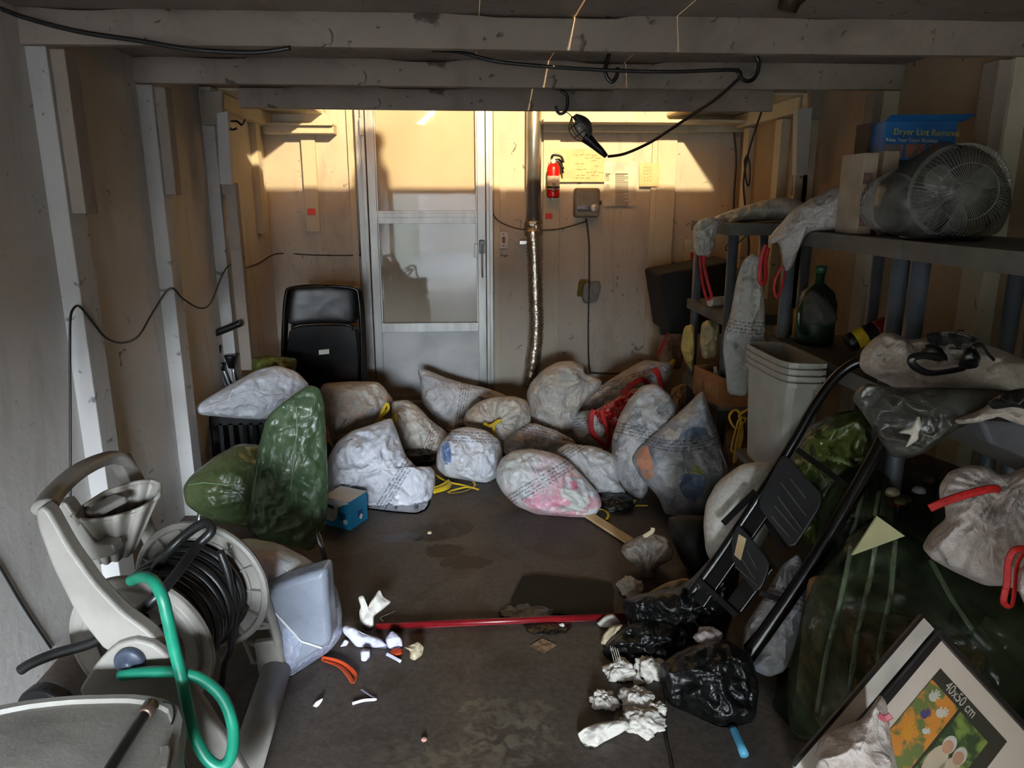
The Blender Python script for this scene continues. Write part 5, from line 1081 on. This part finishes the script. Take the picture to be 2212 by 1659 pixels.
blob('cup', [(1995, 745), (2015, 742), (2035, 752), (2048, 775), (2030, 782), (2000, 776), (1985, 770)], m_black, .02, Y=1.87, parent=gm, tilt=.5, amp=.5, nr=12, nt=48)
blob('cup', [(2075, 775), (2085, 752), (2105, 748), (2120, 772), (2112, 795), (2085, 798), (2068, 790)], m_black, .02, Y=1.87, parent=gm, tilt=.5, amp=.5, nr=12, nt=48)
ribbon('strap', [P(x, y, 1.80) for x, y in ((2045, 772), (2000, 768), (1972, 772), (1970, 785), (1985, 798), (2010, 806), (2050, 802), (2085, 795))], .010, m_black, gm, t=.5)
ribbon('strap', [P(x, y, 1.83) for x, y in ((2100, 750), (2120, 745), (2135, 765), (2148, 778))], .006, m_black, gm, t=.5)
rb('printed_cloth', [(1998, 722), (2040, 714), (2090, 722), (2120, 735), (2100, 760), (2050, 758), (2010, 745)], pm('grey_print_cloth', (96, 92, 84), (24, 24, 26), .8, scale=18, lo=.48, hi=.52), .03, 1.95, 'black and grey printed cloth behind the black garment', cat='clothing', seed=73, tilt=.5, amp=.8)
o_ = bpy.data.objects['printed_cloth']
text('lettering', 'kin', P(2075, 758, 1.90), (.1, .1, 1), (-1, 0, .1), .05, m_black, o_)
m_smoke = filmmat('smoky_film', (110, 108, 100), (60, 58, 52), .35, .14, .9, 11, 5)
rb('plastic_film', [(1842, 862), (1850, 845), (1875, 828), (1930, 838), (2060, 838), (2135, 850), (2120, 900), (2060, 930), (2000, 975), (1960, 990), (1925, 985), (1890, 930), (1860, 885)], m_smoke, .06, 1.72, 'smoky clear plastic film hanging from the near shelf', cat='plastic film', seed=74, tilt=.4, amp=1.2)
M().prism([P(x, y, 1.74) for x, y in ((1925, 855), (2010, 880), (2014, 935), (1990, 935), (1985, 900), (1935, 880))], (0, .02, 0)).build('black_bracket', m_black, label='black angled strip behind the smoky film', cat='strip')
blob('paper_scrap', [(1985, 896), (1992, 925), (1985, 933), (1984, 950), (1955, 968), (1962, 952), (1968, 938), (1940, 935), (1950, 929), (1966, 925)], m_paper, .008, Y=1.60, tilt=.3, sm=1, amp=.2, label='torn white paper scrap caught in the smoky film', cat='paper', nr=8, nt=64, center=(1974, 931))
rb('plastic_bag', [(2062, 908), (2080, 900), (2120, 885), (2150, 862), (2190, 840), (2240, 836), (2240, 925), (2200, 915), (2150, 895), (2110, 912), (2072, 916)], bagR, .05, 1.55, 'white bag with a black hollow at the right edge of the photo', seed=75, tilt=.5, amp=1.0)
rb('black_bundle', [(2132, 870), (2170, 845), (2240, 836), (2240, 890), (2190, 878), (2145, 885)], m_black, .03, 1.47, 'black cloth inside the white bag at the right edge', cat='clothing', seed=76, tilt=.5, amp=.5)
a_ = P(2115, 905, 1.60); M().prism([P(x, y, 1.62) for x, y in ((2115, 905), (2240, 915), (2260, 1010), (2140, 960))], (0, .25, 0)).build('plastic_bin', pm('grey_bin', (88, 88, 92), (72, 72, 76), .5), bevel=.01, label='grey plastic bin below the white bag at the right edge', cat='bin')
# clear bin with odds and ends on the low shelf
t = thing('clear_bin', 'dark see-through bin of odds and ends on the low near shelf', 'bin', (1.47, 2.0, .53))
M().prism([G(x, y, .53) for x, y in ((1905, 1105), (2010, 1160), (2060, 1130), (1960, 1085))], (0, 0, .20)).build('bin_wall', filmmat('smoke_bin', (70, 70, 68), (50, 50, 48), .5, .2, .2, 8), t)
rnd = random.Random(9)
tcols = (('rust red', (170, 60, 40)), ('mustard', (150, 130, 60)), ('pale grey', (150, 156, 160)), ('cream', (190, 180, 156)), ('brown', (90, 60, 40)), ('dull pink', (170, 110, 110)), ('olive', (96, 100, 50)), ('slate blue', (80, 96, 120)), ('orange', (190, 100, 40)))
for i in range(9):
    q = P(1918+rnd.random()*95, 1035+i*8+rnd.random()*12, 1.93); cc = tcols[i][1]
    crumple('trinket', 1918+rnd.random()*95, 1030+rnd.random()*65, .022, pm('trinket_%d' % i, cc, None, .5), z=.62+rnd.random()*.08, seed=i, rough=.2, n=8, label='small '+tcols[i][0]+' item heaped in the dark see-through bin', cat='trinket', group='odds and ends in the see-through bin')
rb('grocery_bag', [(2030, 1050), (2050, 1020), (2090, 1006), (2130, 1008), (2165, 1030), (2240, 1000), (2240, 1300), (2180, 1262), (2130, 1262), (2070, 1235), (2015, 1205), (1993, 1180), (2010, 1150), (2045, 1120), (2042, 1090), (2030, 1075)], bagR2, .13, 1.62, 'full pinkish white grocery bag with a red tie on the low near shelf', seed=77, tie=(2160, 1058), tiek=26, tiea=.016, tilt=.6, amp=.9)
ribbon('bag_tie', [P(x, y, 1.47) for x, y in ((2008, 1098), (2050, 1080), (2110, 1062), (2150, 1055), (2160, 1060))], .009, m_redtie, label='red tie across the neck of the full grocery bag', cat='bag tie')
ribbon('bag_tie', [P(x, y, 1.38) for x, y in ((2215, 1185), (2190, 1190), (2178, 1215), (2175, 1260), (2168, 1300), (2185, 1310), (2192, 1270), (2198, 1220), (2212, 1195))], .007, m_redtie, label='wide red tie hanging at the right edge of the photo', cat='bag tie')
rb('grocery_bag', [(2200, 1230), (2260, 1190), (2300, 1260), (2280, 1340), (2220, 1320), (2198, 1270)], bagR2, .08, 1.35, 'pinkish grocery bag cut off by the right edge of the photo', seed=78)
# ---- lower right: blankets and boxes under a sheet of dark green film
m_gfilm = filmmat('dark_green_film', (96, 108, 78), (64, 78, 56), .92, .14, .8, 9, 3)
m_gfold = filmmat('green_film_fold', (120, 132, 104), (90, 104, 80), .45, .12, .4, 12)
m_blank = pm('brown_blanket', (150, 112, 66), (66, 48, 30), .95, scale=14, bump=.5, bscale=60, lo=.42, hi=.6)
def rbox(c, s, rz, tilt_, name, mat, label, cat):
    Mx = Matrix.Translation(c) @ Matrix.Rotation(rz, 4, 'Z') @ Matrix.Rotation(tilt_, 4, 'Y')
    return M().box((-s[0]/2, -s[1]/2, -s[2]/2), (s[0]/2, s[1]/2, s[2]/2), Mx).build(name, mat, bevel=.035, seg=4, label=label, cat=cat)
rbox(Vector((1.195, 1.84, .24)), (.29, .46, .44), .03, 0, 'folded_blanket', m_blank, 'stack of brown patterned blankets under the green film', 'blanket')
rbox(Vector((1.12, 1.30, .175)), (.44, .42, .34), .1, 0, 'folded_blanket', m_blank, 'lower brown blanket pile nearest the picture frame', 'blanket')
blob('plastic_sheet', [(1765, 1230), (1760, 1120), (1800, 1040), (1870, 1000), (1930, 1040), (1950, 1200), (1920, 1400), (1880, 1560), (1800, 1600), (1720, 1580), (1665, 1520), (1690, 1480), (1735, 1400), (1752, 1300)], m_gfilm, .10, Y=2.16, label='dark green see-through film falling in long folds right of the step stool', cat='plastic sheet', seed=81, amp=.7, sm=1, tilt=.5)
blob('plastic_sheet', [(1840, 1150), (1900, 1110), (1960, 1150), (2030, 1200), (2100, 1250), (2240, 1310), (2240, 1620), (2000, 1620), (1850, 1610), (1710, 1590), (1700, 1480), (1745, 1280)], m_gfilm, .13, Y=1.66, label='dark green see-through film draped over the brown blankets', cat='plastic sheet', seed=83, amp=.7, sm=1, tilt=1)
sh_ = [o for o in bpy.data.objects if o.name.startswith('plastic_sheet')]
for o_, pts in ((sh_[1], [(1900, 1130), (1880, 1250), (1850, 1380), (1835, 1500), (1830, 1580)]), (sh_[1], [(1935, 1160), (1925, 1280), (1900, 1400), (1895, 1480)]), (sh_[1], [(1840, 1180), (1815, 1300), (1785, 1420), (1765, 1540)]), (sh_[1], [(2010, 1210), (2060, 1300), (2100, 1360)]),
                (sh_[0], [(1870, 1040), (1850, 1120), (1820, 1220)]), (sh_[0], [(1900, 1060), (1885, 1140), (1850, 1250)])):
    seam(o_, pts, m_gfold, .008, 'film_fold')
M().prism([P(x, y, 1.38) for x, y in ((1895, 1115), (1955, 1158), (1840, 1200))], (0, .004, 0)).build('paper_corner', pm('greenish_paper', (150, 146, 108), None, .8), label='pale paper corner poking up from the green film', cat='paper')
rb('olive_bag', [(1700, 1000), (1740, 930), (1800, 895), (1860, 885), (1890, 920), (1900, 1000), (1880, 1100), (1830, 1180), (1760, 1190), (1700, 1120), (1690, 1060)], filmmat('olive_green_film', (96, 106, 44), (56, 70, 34), .2, .14, 1.0, 11, 4), .12, 2.42, 'olive green film bag standing behind the black step stool', seed=82, amp=1.3)
# ---- black folding step stool leaning on the pile
st = thing('step_stool', 'black metal folding step stool with two ribbed treads leaning to the right', 'step stool', (.85, 2.1, 0))
d0 = (0.9, 2.02); 
def SP(x, y):      # the stool's own leaning plane
    n0 = Vector((-.62, -.62, .45)).normalized(); c0_ = Vector((.86, 2.06, .0)); r = ray(x, y); return CAM+r*((c0_-CAM).dot(n0)/r.dot(n0))
nS = Vector((-.62, -.62, .45)).normalized()
M().tube([SP(x, y) for x, y in ((1562, 1488), (1640, 1385), (1750, 1225), (1830, 1090), (1890, 985), (1910, 940))], .025, n=14, smooth=4).build('rail', m_blkmetal, st, smooth=True)
M().tube([SP(x, y)-nS*.03 for x, y in ((1480, 1290), (1550, 1195), (1640, 1060), (1700, 965), (1755, 870), (1800, 810), (1840, 780), (1870, 775), (1880, 790))], .018, n=14, smooth=4).build('rail', m_blkmetal, st, smooth=True)
M().tube([SP(x, y)-nS*.05 for x, y in ((1600, 1400), (1690, 1290), (1790, 1130), (1800, 1100))], .012, n=12, smooth=4).build('rear_leg', m_blkmetal, st, smooth=True)
def tread(q, ribs, name='tread'):
    pq = [SP(x, y)+nS*.0 for x, y in smooth_outline(q, 32, 1)]
    tr_ = M().prism(pq, nS*.014).build(name, pm('black_tread', (34, 34, 36), (24, 24, 26), .4), st, bevel=.004)
    for a_, b_ in ribs: M().beam(SP(*a_)+nS*.015, SP(*b_)+nS*.015, .004, .004, nS).build('tread_rib', pm('worn_ridge', (96, 92, 84), None, .4), tr_)
tread([(1690, 985), (1705, 988), (1778, 1070), (1775, 1095), (1722, 1178), (1708, 1185), (1640, 1095), (1645, 1070)], [((1711, 1037), (1742, 1077)), ((1690, 1045), (1744, 1116)), ((1683, 1075), (1735, 1145)), ((1677, 1095), (1728, 1155)), ((1670, 1118), (1707, 1160))])
tread([(1595, 1132), (1612, 1148), (1665, 1212), (1662, 1238), (1645, 1275), (1632, 1280), (1585, 1215), (1582, 1170)], [((1618, 1190), (1638, 1230)), ((1600, 1200), (1634, 1252)), ((1592, 1225), (1640, 1266))])
M().prism([SP(x, y)+nS*.016 for x, y in ((1600, 1155), (1616, 1165), (1604, 1212), (1590, 1200))], nS*.002).build('warning_sticker', m_tan, st)
for a_, b_ in (((1500, 1300), (1700, 1015)), ((1580, 1310), (1650, 1215))): M().beam(SP(*a_)-nS*.03, SP(*b_)-nS*.03, .06, .02, nS).build('side_plate', m_blkmetal, st, bevel=.003)
for a_, b_ in (((1560, 1130), (1630, 1060)), ((1640, 1280), (1700, 1300)), ((1655, 1125), (1690, 1185)), ((1505, 1250), (1590, 1330)), ((1720, 970), (1830, 1050))): M().beam(SP(*a_)-nS*.01, SP(*b_)-nS*.01, .02, .012, nS).build('cross_bar', m_blkmetal, st)
# ---- round padded seat, white bag below the stool
dc = P(1600, 1110, 2.62)
blob('round_cushion', [(1600, 1003), (1640, 997), (1670, 1000), (1690, 1030), (1680, 1110), (1640, 1190), (1580, 1220), (1540, 1222), (1524, 1190), (1519, 1130), (1525, 1085), (1550, 1040)], pm('speckled_white_vinyl', (214, 208, 200), (190, 184, 176), .55, scale=60, bump=.15, bscale=120), .10, Y=2.55, label='large round white padded seat standing on edge behind the step stool', cat='stool seat', seed=90, amp=.05, sm=3, pw=3)
rb('trash_bag', [(1725, 1195), (1738, 1230), (1745, 1290), (1742, 1340), (1720, 1390), (1695, 1450), (1660, 1462), (1625, 1445), (1602, 1400), (1610, 1350), (1650, 1290), (1690, 1220)], bagmat('bag_film_cool', [(186, 192, 206), (206, 208, 214), (160, 180, 196)], (208, 208, 216), .4, 33),   .09, 2.22, 'white trash bag standing under the lean of the step stool', seed=91, band=(1690, 1290, -8), tie=(1700, 1215), amp=.8, cat='trash bag')
ribbon('bag_tie', [G(x, y, .02) for x, y in ((1625, 1432), (1605, 1425), (1592, 1438), (1595, 1455), (1615, 1460))], .006, pm('olive_tie', (150, 150, 60), None, .4), label='thin olive tie loop on the floor by the step stool bag', cat='bag tie')
# ---- black bags and dark clutter left of the stool
rb('black_bag', [(1345, 1315), (1352, 1292), (1400, 1280), (1480, 1265), (1560, 1180), (1600, 1200), (1590, 1300), (1560, 1400), (1480, 1420), (1420, 1400), (1370, 1360)], m_blackbag, .14, None, 'black trash bag slumped left of the step stool', cat='trash bag', seed=92, amp=1.2)
rb('black_bag', [(1300, 1410), (1325, 1375), (1370, 1345), (1430, 1340), (1500, 1350), (1520, 1400), (1480, 1430), (1400, 1430), (1330, 1432)], m_blackbag, .07, None, 'flat black bag with white lettering spread on the floor', cat='trash bag', seed=93, amp=1.2)
rb('black_bag', [(1420, 1440), (1480, 1400), (1560, 1380), (1620, 1410), (1640, 1480), (1630, 1560), (1560, 1572), (1500, 1545), (1440, 1520)], m_blackbag, .10, None, 'black bag nearest the camera beside the blue stick', cat='trash bag', seed=94, amp=1.2)
rb('dark_case', [(1442, 1118), (1470, 1112), (1530, 1115), (1532, 1180), (1530, 1240), (1500, 1252), (1470, 1210), (1450, 1165)], pm('matt_black_bin', (16, 15, 15), (10, 10, 10), .7), .10, None, 'matt black container standing below the pillow shaped bag', cat='container', seed=95, amp=.1)
tw = M()
for i in range(4):
    a_ = G(1318+i*5, 1395+i*2, .125); tw.beam(a_, G(1326+i*5, 1428, .10), .0012, .006)
tw.build('white_lettering', m_paper, bpy.data.objects['black_bag.003'] if 'black_bag.003' in bpy.data.objects else None, kind='stuff', **({} ))
crumple('tissue', 1530, 1378, .045, pm('greyish_tissue', (176, 164, 160), (150, 140, 138), .9), z=.16, seed=8, label='crumpled grey tissue lying on the black bags', cat='tissue')
# ---- picture frame with its paper insert, in a white bag
def _plane():
    best = None; d0 = -ray(2080, 1500).normalized(); c_ = P(2080, 1500, 1.36)
    def hit(n, x, y): r = ray(x, y); return CAM+r*((c_-CAM).dot(n)/r.dot(n))
    for i in range(-30, 31):
        for j in range(-30, 31):
            n = (d0+RV*(i*.02)+UV_*(j*.02)).normalized(); o_ = hit(n, 2030, 1362)
            e = abs((hit(n, 2212, 1560)-o_).normalized().dot((hit(n, 1905, 1510)-o_).normalized()))
            s_ = e*20+math.hypot(i, j)*.02
            if best is None or s_ < best[0]: best = (s_, n)
    return best[1]
NF0 = _plane()
def FP(x, y):
    n0 = NF0; c0_ = P(2080, 1500, 1.36); r = ray(x, y); return CAM+r*((c0_-CAM).dot(n0)/r.dot(n0))
nF = NF0; oF = FP(2030, 1362)
uF = (FP(2212, 1560)-oF).normalized(); vF = (FP(1905, 1510)-oF); vF = (vF-uF*vF.dot(uF)).normalized()
def FQ(a, b, h=0): return oF+uF*a+vF*b+nF*h
L1 = .36; L2 = .46
pf = thing('picture_frame', 'black picture frame with a 40x50 cm paper insert, lower right corner', 'picture frame', FQ(L1/2, L2/2, -.02))
m_frame = plain('black_frame', (20, 18, 18), .4)
for (a0, b0, a1, b1) in ((0, 0, L1, .014), (0, L2-.014, L1, L2), (0, .014, .014, L2-.014), (L1-.014, .014, L1, L2-.014)):
    M().prism([FQ(a0, b0, -.02), FQ(a1, b0, -.02), FQ(a1, b1, -.02), FQ(a0, b1, -.02)], nF*.026).build('frame_bar', m_frame, pf, bevel=.001)
M().prism([FQ(.012, .012, -.008), FQ(L1-.012, .012, -.008), FQ(L1-.012, L2-.012, -.008), FQ(.012, L2-.012, -.008)], nF*.006).build('mat_board', pm('ivory_mat_board', (206, 190, 176), (200, 184, 170), .7), pf)
ca, cb_ = .052, .062; ia, ib = .198, .27
ins = M().prism([FQ(ca, cb_, -.001), FQ(ca+ia, cb_, -.001), FQ(ca+ia, cb_+ib, -.001), FQ(ca, cb_+ib, -.001)], nF*.001).build('insert_card', pm('dark_insert', (44, 40, 28), (36, 32, 22), .6), pf)
pf_white = plain('insert_white', (214, 206, 190), .6)
text('lettering', '40x50 cm', FQ(ca+.030, cb_+.026, .0006), uF, -vF, .034, pf_white, ins, sx=.62)
M().prism([FQ(ca+.0, cb_+.034, .0004), FQ(ca+.080, cb_+.034, .0004), FQ(ca+.080, cb_+ib*.95, .0004), FQ(ca, cb_+ib*.95, .0004)], nF*.0006).build('leaf_photo', pm('green_orange_print', (90, 100, 50), (190, 120, 40), .6, scale=26, lo=.46, hi=.54), ins)
M().prism([FQ(ca+.086, cb_+.036, .0004), FQ(ca+.168, cb_+.036, .0004), FQ(ca+.168, cb_+ib*.95, .0004), FQ(ca+.086, cb_+ib*.95, .0004)], nF*.0006).build('garden_photo', pm('garden_print', (110, 126, 56), (40, 56, 26), .6, scale=30, lo=.45, hi=.6), ins)
def disc(cx, cy, rx, ry, h, name, mat): M().prism([FQ(cx+rx*math.cos(j*math.pi/12), cy+ry*math.sin(j*math.pi/12), h) for j in range(24)], nF*.0005).build(name, mat, ins)
skin = plain('print_skin', (190, 140, 110), .6); capw = plain('print_cap', (206, 200, 190), .6); coat = plain('print_coat', (196, 176, 150), .6); pur = plain('print_purple', (70, 60, 110), .6); org = plain('print_orange', (206, 140, 30), .6)
bx0 = ca+.125; by0 = cb_+.09
for sgn_ in (-1, 1):
    disc(bx0+sgn_*.016, by0+.07, .020, .045, .0011, 'printed_coat', coat); disc(bx0+sgn_*.015, by0+.018, .014, .022, .0016, 'printed_cap', capw); disc(bx0+sgn_*.015, by0+.024, .011, .016, .0021, 'printed_face', skin)
def hand(cx, cy, s_, mat, rot):
    m = M()
    def q(a, b): ca_, sa_ = math.cos(rot), math.sin(rot); return (cx+s_*(a*ca_-b*sa_), cy+s_*(a*sa_+b*ca_))
    m.prism([FQ(*q(.5*math.cos(j*math.pi/8), .5*math.sin(j*math.pi/8)), .0011) for j in range(16)], nF*.0006)
    for k, (an, ln) in enumerate(((-.9, .75), (-.35, 1.1), (-.05, 1.2), (.25, 1.1), (.6, .9))):
        a1_ = q(math.sin(an)*.3, -math.cos(an)*.3); a2_ = q(math.sin(an)*ln, -math.cos(an)*ln); m.beam(FQ(*a1_, .0012), FQ(*a2_, .0012), s_*.2, .0006, nF)
    m.build('printed_hand', mat, ins)
hand(ca+.024, cb_+.062, .019, capw, .2); hand(ca+.056, cb_+.075, .019, capw, .5); hand(ca+.033, cb_+.105, .016, pur, .3); hand(ca+.030, cb_+.165, .026, org, -.1); hand(ca+.055, cb_+.13, .012, capw, .6)
# second mat strip seen behind the frame
pf2 = thing('picture_frame', 'second black frame edge with a white strip showing behind the picture frame', 'picture frame', FQ(-.02, L2/2, -.05))
for nm, a0, a1, h, mt in (('frame_bar', -.046, -.038, -.022, m_frame), ('mat_board', -.038, -.004, -.026, pm('white_strip', (206, 196, 184), None, .7))):
    M().prism([FQ(a0, 0, h), FQ(a1, 0, h), FQ(a1, L2, h), FQ(a0, L2, h)], nF*.012).build(nm, mt, pf2)
blob('plastic_bag', [(1900, 1500), (1915, 1520), (1925, 1600), (1950, 1720), (1760, 1720), (1758, 1640), (1775, 1590), (1820, 1570), (1860, 1555), (1880, 1530)], bagmat('bag_film_front', [(214, 196, 186), (206, 186, 180), (200, 196, 190)], (210, 196, 186), .35, 35), .09, Y=1.22, label='pinkish white bag in front of the picture frame', cat='bag', seed=97, amp=1.0)
ribbon('bag_tie', [P(x, y, 1.14) for x, y in ((1898, 1545), (1912, 1552), (1925, 1545))], .006, pm('pink_tie', (190, 90, 100), None, .5), label='faded pink tie on the bag before the picture frame', cat='bag tie')
# ================================================================ FLOOR LITTER
m_tiss = pm('white_tissue', (222, 216, 206), (206, 200, 190), .9, scale=20, bump=.5, bscale=60)
m_tissw = pm('cream_tissue', (206, 190, 160), (190, 172, 140), .9, scale=20, bump=.5, bscale=60)
m_lil = pm('bluish_white_paper', (214, 212, 230), (196, 194, 216), .85, scale=10, bump=.4, bscale=40)
# broom handle
a_, b_ = G(812, 1353, .014), G(1360, 1330, .014)
M().tube([a_, b_], .0125, n=20, smooth=1).build('pole', pm('dark_red_paint', (128, 22, 28), (104, 14, 20), .3), smooth=True, label='long dark red pole lying across the floor', cat='pole')
# dark mat
M().prism([G(x, y, .001) for x, y in smooth_outline([(1133, 1240), (1318, 1262), (1328, 1272), (1320, 1332), (1305, 1340), (1110, 1318), (1100, 1305)], 40, 1)], (0, 0, .008)).build('floor_mat', pm('dark_green_brown_mat', (34, 30, 20), (28, 25, 16), .7, spec=.2), label='dark olive rectangular mat on the floor behind the red pole', cat='mat')
crumple('black_film', 1140, 1325, .075, m_blackbag, seed=11, flat=.12, asp=1.5, label='shred of black film sticking out under the dark mat', cat='plastic film')
crumple('black_film', 1180, 1352, .06, m_blackbag, seed=12, flat=.1, asp=1.6, label='shred of black film in front of the red pole', cat='plastic film')
M().prism([G(x, y, .001) for x, y in ((1144, 1396), (1173, 1379), (1202, 1394), (1175, 1411))], (0, 0, .002)).build('packet', pm('beige_packet', (150, 122, 96), (96, 78, 60), .5, scale=40, lo=.45, hi=.55), label='small beige diamond shaped packet on the open floor', cat='packet')
# plank
p0, p1 = G(1262, 1106, .02), G(1362, 1170, .012)
M().beam(p0, p1, .055, .012).build('wooden_slat', pm('raw_pine', (212, 184, 136), (196, 164, 114), .7, scale=4), bevel=.001, label='pale wooden slat running from the pink filled bag to the clear bag', cat='wood slat')
def paper(pts, mat, label, T=.02, z=0.0, name='paper', cat='paper', seed=0, amp=.6, **k): return blob(name, pts, mat, T, base=z, label=label, cat=cat, seed=seed, amp=amp, sm=1, nr=14, nt=72, tilt=1, **k)
paper([(778, 1345), (776, 1320), (780, 1312), (773, 1290), (785, 1285), (794, 1315), (800, 1300), (820, 1272), (828, 1290), (846, 1300), (825, 1318), (808, 1330), (808, 1355), (795, 1360)], m_tiss, 'torn white tissue standing at the left end of the red pole', seed=1, center=(800, 1325))
ribbon('paper_strip', [G(x, y, .006) for x, y in ((827, 1343), (822, 1334), (835, 1328), (853, 1320))], .004, m_tiss, label='tiny bent white strip beside the torn tissue', cat='paper')
paper([(738, 1355), (748, 1350), (765, 1355), (785, 1368), (820, 1378), (838, 1395), (835, 1402), (800, 1398), (770, 1398), (755, 1380), (742, 1368)], m_lil, 'crumpled bluish white paper beside the bin bag', seed=2, T=.03)
paper([(733, 1398), (745, 1380), (755, 1385), (750, 1395)], m_lil, 'bluish paper flap touching the bin bag', seed=3, T=.01)
paper([(838, 1400), (832, 1380), (845, 1362), (858, 1368), (869, 1380), (870, 1398), (855, 1403)], m_lil, 'crumpled bluish paper ball right of the long crumpled sheet', seed=4, T=.03)
paper([(778, 1408), (785, 1400), (800, 1402), (800, 1418), (790, 1430), (780, 1428)], m_lil, 'small grey white tissue below the bluish paper', seed=5, T=.015)
paper([(872, 1398), (885, 1394), (905, 1385), (916, 1398), (912, 1415), (895, 1428), (885, 1422), (886, 1406)], m_tissw, 'cream crumpled tissue at the right of the left litter group', seed=6, T=.025)
crumple('orange_wrapper', 857, 1408, .022, pm('orange_wrapper', (196, 70, 20), (150, 40, 14), .5), seed=7, flat=.4, label='small orange wrapper between the left papers', cat='wrapper')
ribbon('paper_strip', [G(x, y, .005) for x, y in ((834, 1412), (850, 1420), (866, 1429))], .006, m_lil, label='short white strip under the orange wrapper', cat='paper')
ribbon('paper_strip', [G(x, y, .005) for x, y in ((761, 1520), (785, 1513), (812, 1510), (800, 1502), (788, 1494), (781, 1489))], .005, m_lil, label='folded V shaped white paper strip on the floor', cat='paper')
paper([(675, 1525), (683, 1515), (698, 1508), (695, 1516), (685, 1530)], m_tiss, 'small white paper shred left of the V shaped strip', T=.006, seed=8)
crumple('paper_shred', 1213, 1351, .012, m_tiss, seed=9, label='tiny white shred in front of the red pole', cat='paper')
crumple('pebble', 916, 1597, .010, pm('pink_chalk', (200, 150, 130), None, .8), seed=10, rough=.2, label='tiny pink crumb on the near floor', cat='crumb')
crumple('pebble', 928, 1151, .012, m_tissw, seed=13, rough=.2, label='tiny cream crumb on the brown floor stain', cat='crumb')
# tissues on the right
for i, (x, y, r, asp, an, m_, fl, lab) in enumerate((
    (1362, 1267, .047, 1.0, 0, m_tiss, .8, 'round white tissue ball above the clear bottle'),
    (1403, 1445, .048, 1.0, .5, m_tiss, .85, 'tightly wadded white tissue ball beside the flat black bag'),
    (1340, 1450, .047, 1.15, .3, m_tiss, .6, 'frilly white tissue left of the tight tissue ball'),
    (1305, 1512, .040, 1.0, .8, m_tiss, .6, 'small crumpled tissue left of the big tissue heap'),
    (1375, 1512, .050, 1.0, .2, m_tiss, .6, 'crumpled tissue at the back of the big tissue heap'),
    (1415, 1535, .034, .9, 1.3, m_tiss, .7, 'crumpled tissue at the right of the big tissue heap'),
    (1385, 1558, .056, 1.15, -.3, m_tiss, .5, 'largest crumpled tissue at the front of the tissue heap'))):
    crumple('tissue', x, y, r, m_, seed=20+i, asp=asp, ang=an, flat=fl, rough=.75, n=34, label=lab, cat='tissue')
paper([(1288, 1345), (1310, 1328), (1325, 1326), (1342, 1345), (1325, 1355), (1300, 1358)], m_tiss, 'white tissue at the right end of the red pole', seed=31, T=.025, name='tissue', cat='tissue')
paper([(1297, 1390), (1303, 1370), (1320, 1352), (1345, 1348), (1340, 1362), (1318, 1385), (1312, 1398)], m_tissw, 'cream tissue below the clear bottle', seed=32, T=.02, name='tissue', cat='tissue')
paper([(1366, 1465), (1378, 1450), (1384, 1465), (1394, 1475), (1378, 1481), (1368, 1476)], m_tiss, 'small folded tissue under the tight tissue ball', seed=33, T=.018, name='tissue', cat='tissue')
paper([(1247, 1585), (1262, 1572), (1290, 1562), (1330, 1556), (1352, 1555), (1363, 1570), (1335, 1588), (1300, 1605), (1285, 1618), (1260, 1612)], m_tiss, 'long flattened white tissue lowest on the floor', seed=34, T=.025, name='tissue', cat='tissue')
paper([(1400, 1280), (1440, 1258), (1480, 1248), (1505, 1258), (1490, 1285), (1440, 1290), (1400, 1300), (1388, 1292)], m_tissw, 'cream paper pieces behind the black bags', seed=35, T=.02)
rb('clear_bag', [(1340, 1190), (1348, 1175), (1375, 1160), (1400, 1150), (1440, 1160), (1455, 1190), (1450, 1210), (1420, 1225), (1412, 1250), (1385, 1250), (1388, 1228), (1355, 1212)], filmmat('clear_grey_film', (176, 160, 144), (140, 132, 124), .35, .12, 1.0, 14, 8), .07, None, 'small knotted clear plastic bag at the end of the wooden slat', cat='plastic bag', seed=36, tie=(1398, 1238), tiek=14)
ribbon('bag_tail', [P(1390, 1160, 2.95), P(1408, 1148, 2.95), P(1410, 1140, 2.95)], .01, m_tissw, label='twisted tip of the small clear bag', cat='plastic film')
# clear bottle
bp = G(1372, 1290, .04); be = G(1365, 1350, .03); t = thing('bottle', 'small clear plastic bottle lying by the black bags', 'bottle', G(1368, 1320))
bd_ = (be-bp).normalized(); Lb = (be-bp).length
M().lathe([(.012, 0), (.036, .004), (.036, Lb*.6), (.028, Lb*.72), (.015, Lb*.86), (.014, Lb)], bp, bd_, n=28).build('body', filmmat('clear_bottle', (176, 158, 130), (140, 124, 100), .55, .08, .2, 20), t, smooth=True)
M().lathe([(.016, Lb*.92), (.017, Lb*.93), (.017, Lb), (.010, Lb+.001)], bp, bd_, n=20).build('neck_ring', m_paper, t, smooth=True)
# blue stick, dark cord on the floor
M().tube([G(1583, 1572, .012), G(1592, 1592, .012), G(1608, 1630, .012)], .013, n=16, smooth=2).build('blue_handle', pm('sky_blue_plastic', (96, 170, 200), (80, 154, 188), .4), smooth=True, label='light blue plastic handle lying on the floor at lower right', cat='handle')
wire([G(x, y, .008) for x, y in ((1432, 1500), (1436, 1550), (1440, 1600), (1450, 1640), (1458, 1700))], .005, m_cable, 'black cord running on the floor towards the camera')
crumple('small_card', 1438, 1430, .0, m_paper) if False else None
M().prism([G(x, y, .001) for x, y in ((1405, 1235), (1450, 1225), (1500, 1232), (1490, 1262), (1420, 1262))], (0, 0, .006)).build('wood_board', pm('stained_board', (78, 52, 30), (52, 34, 20), .5, scale=10), label='stained brown board under the clear bag', cat='board')
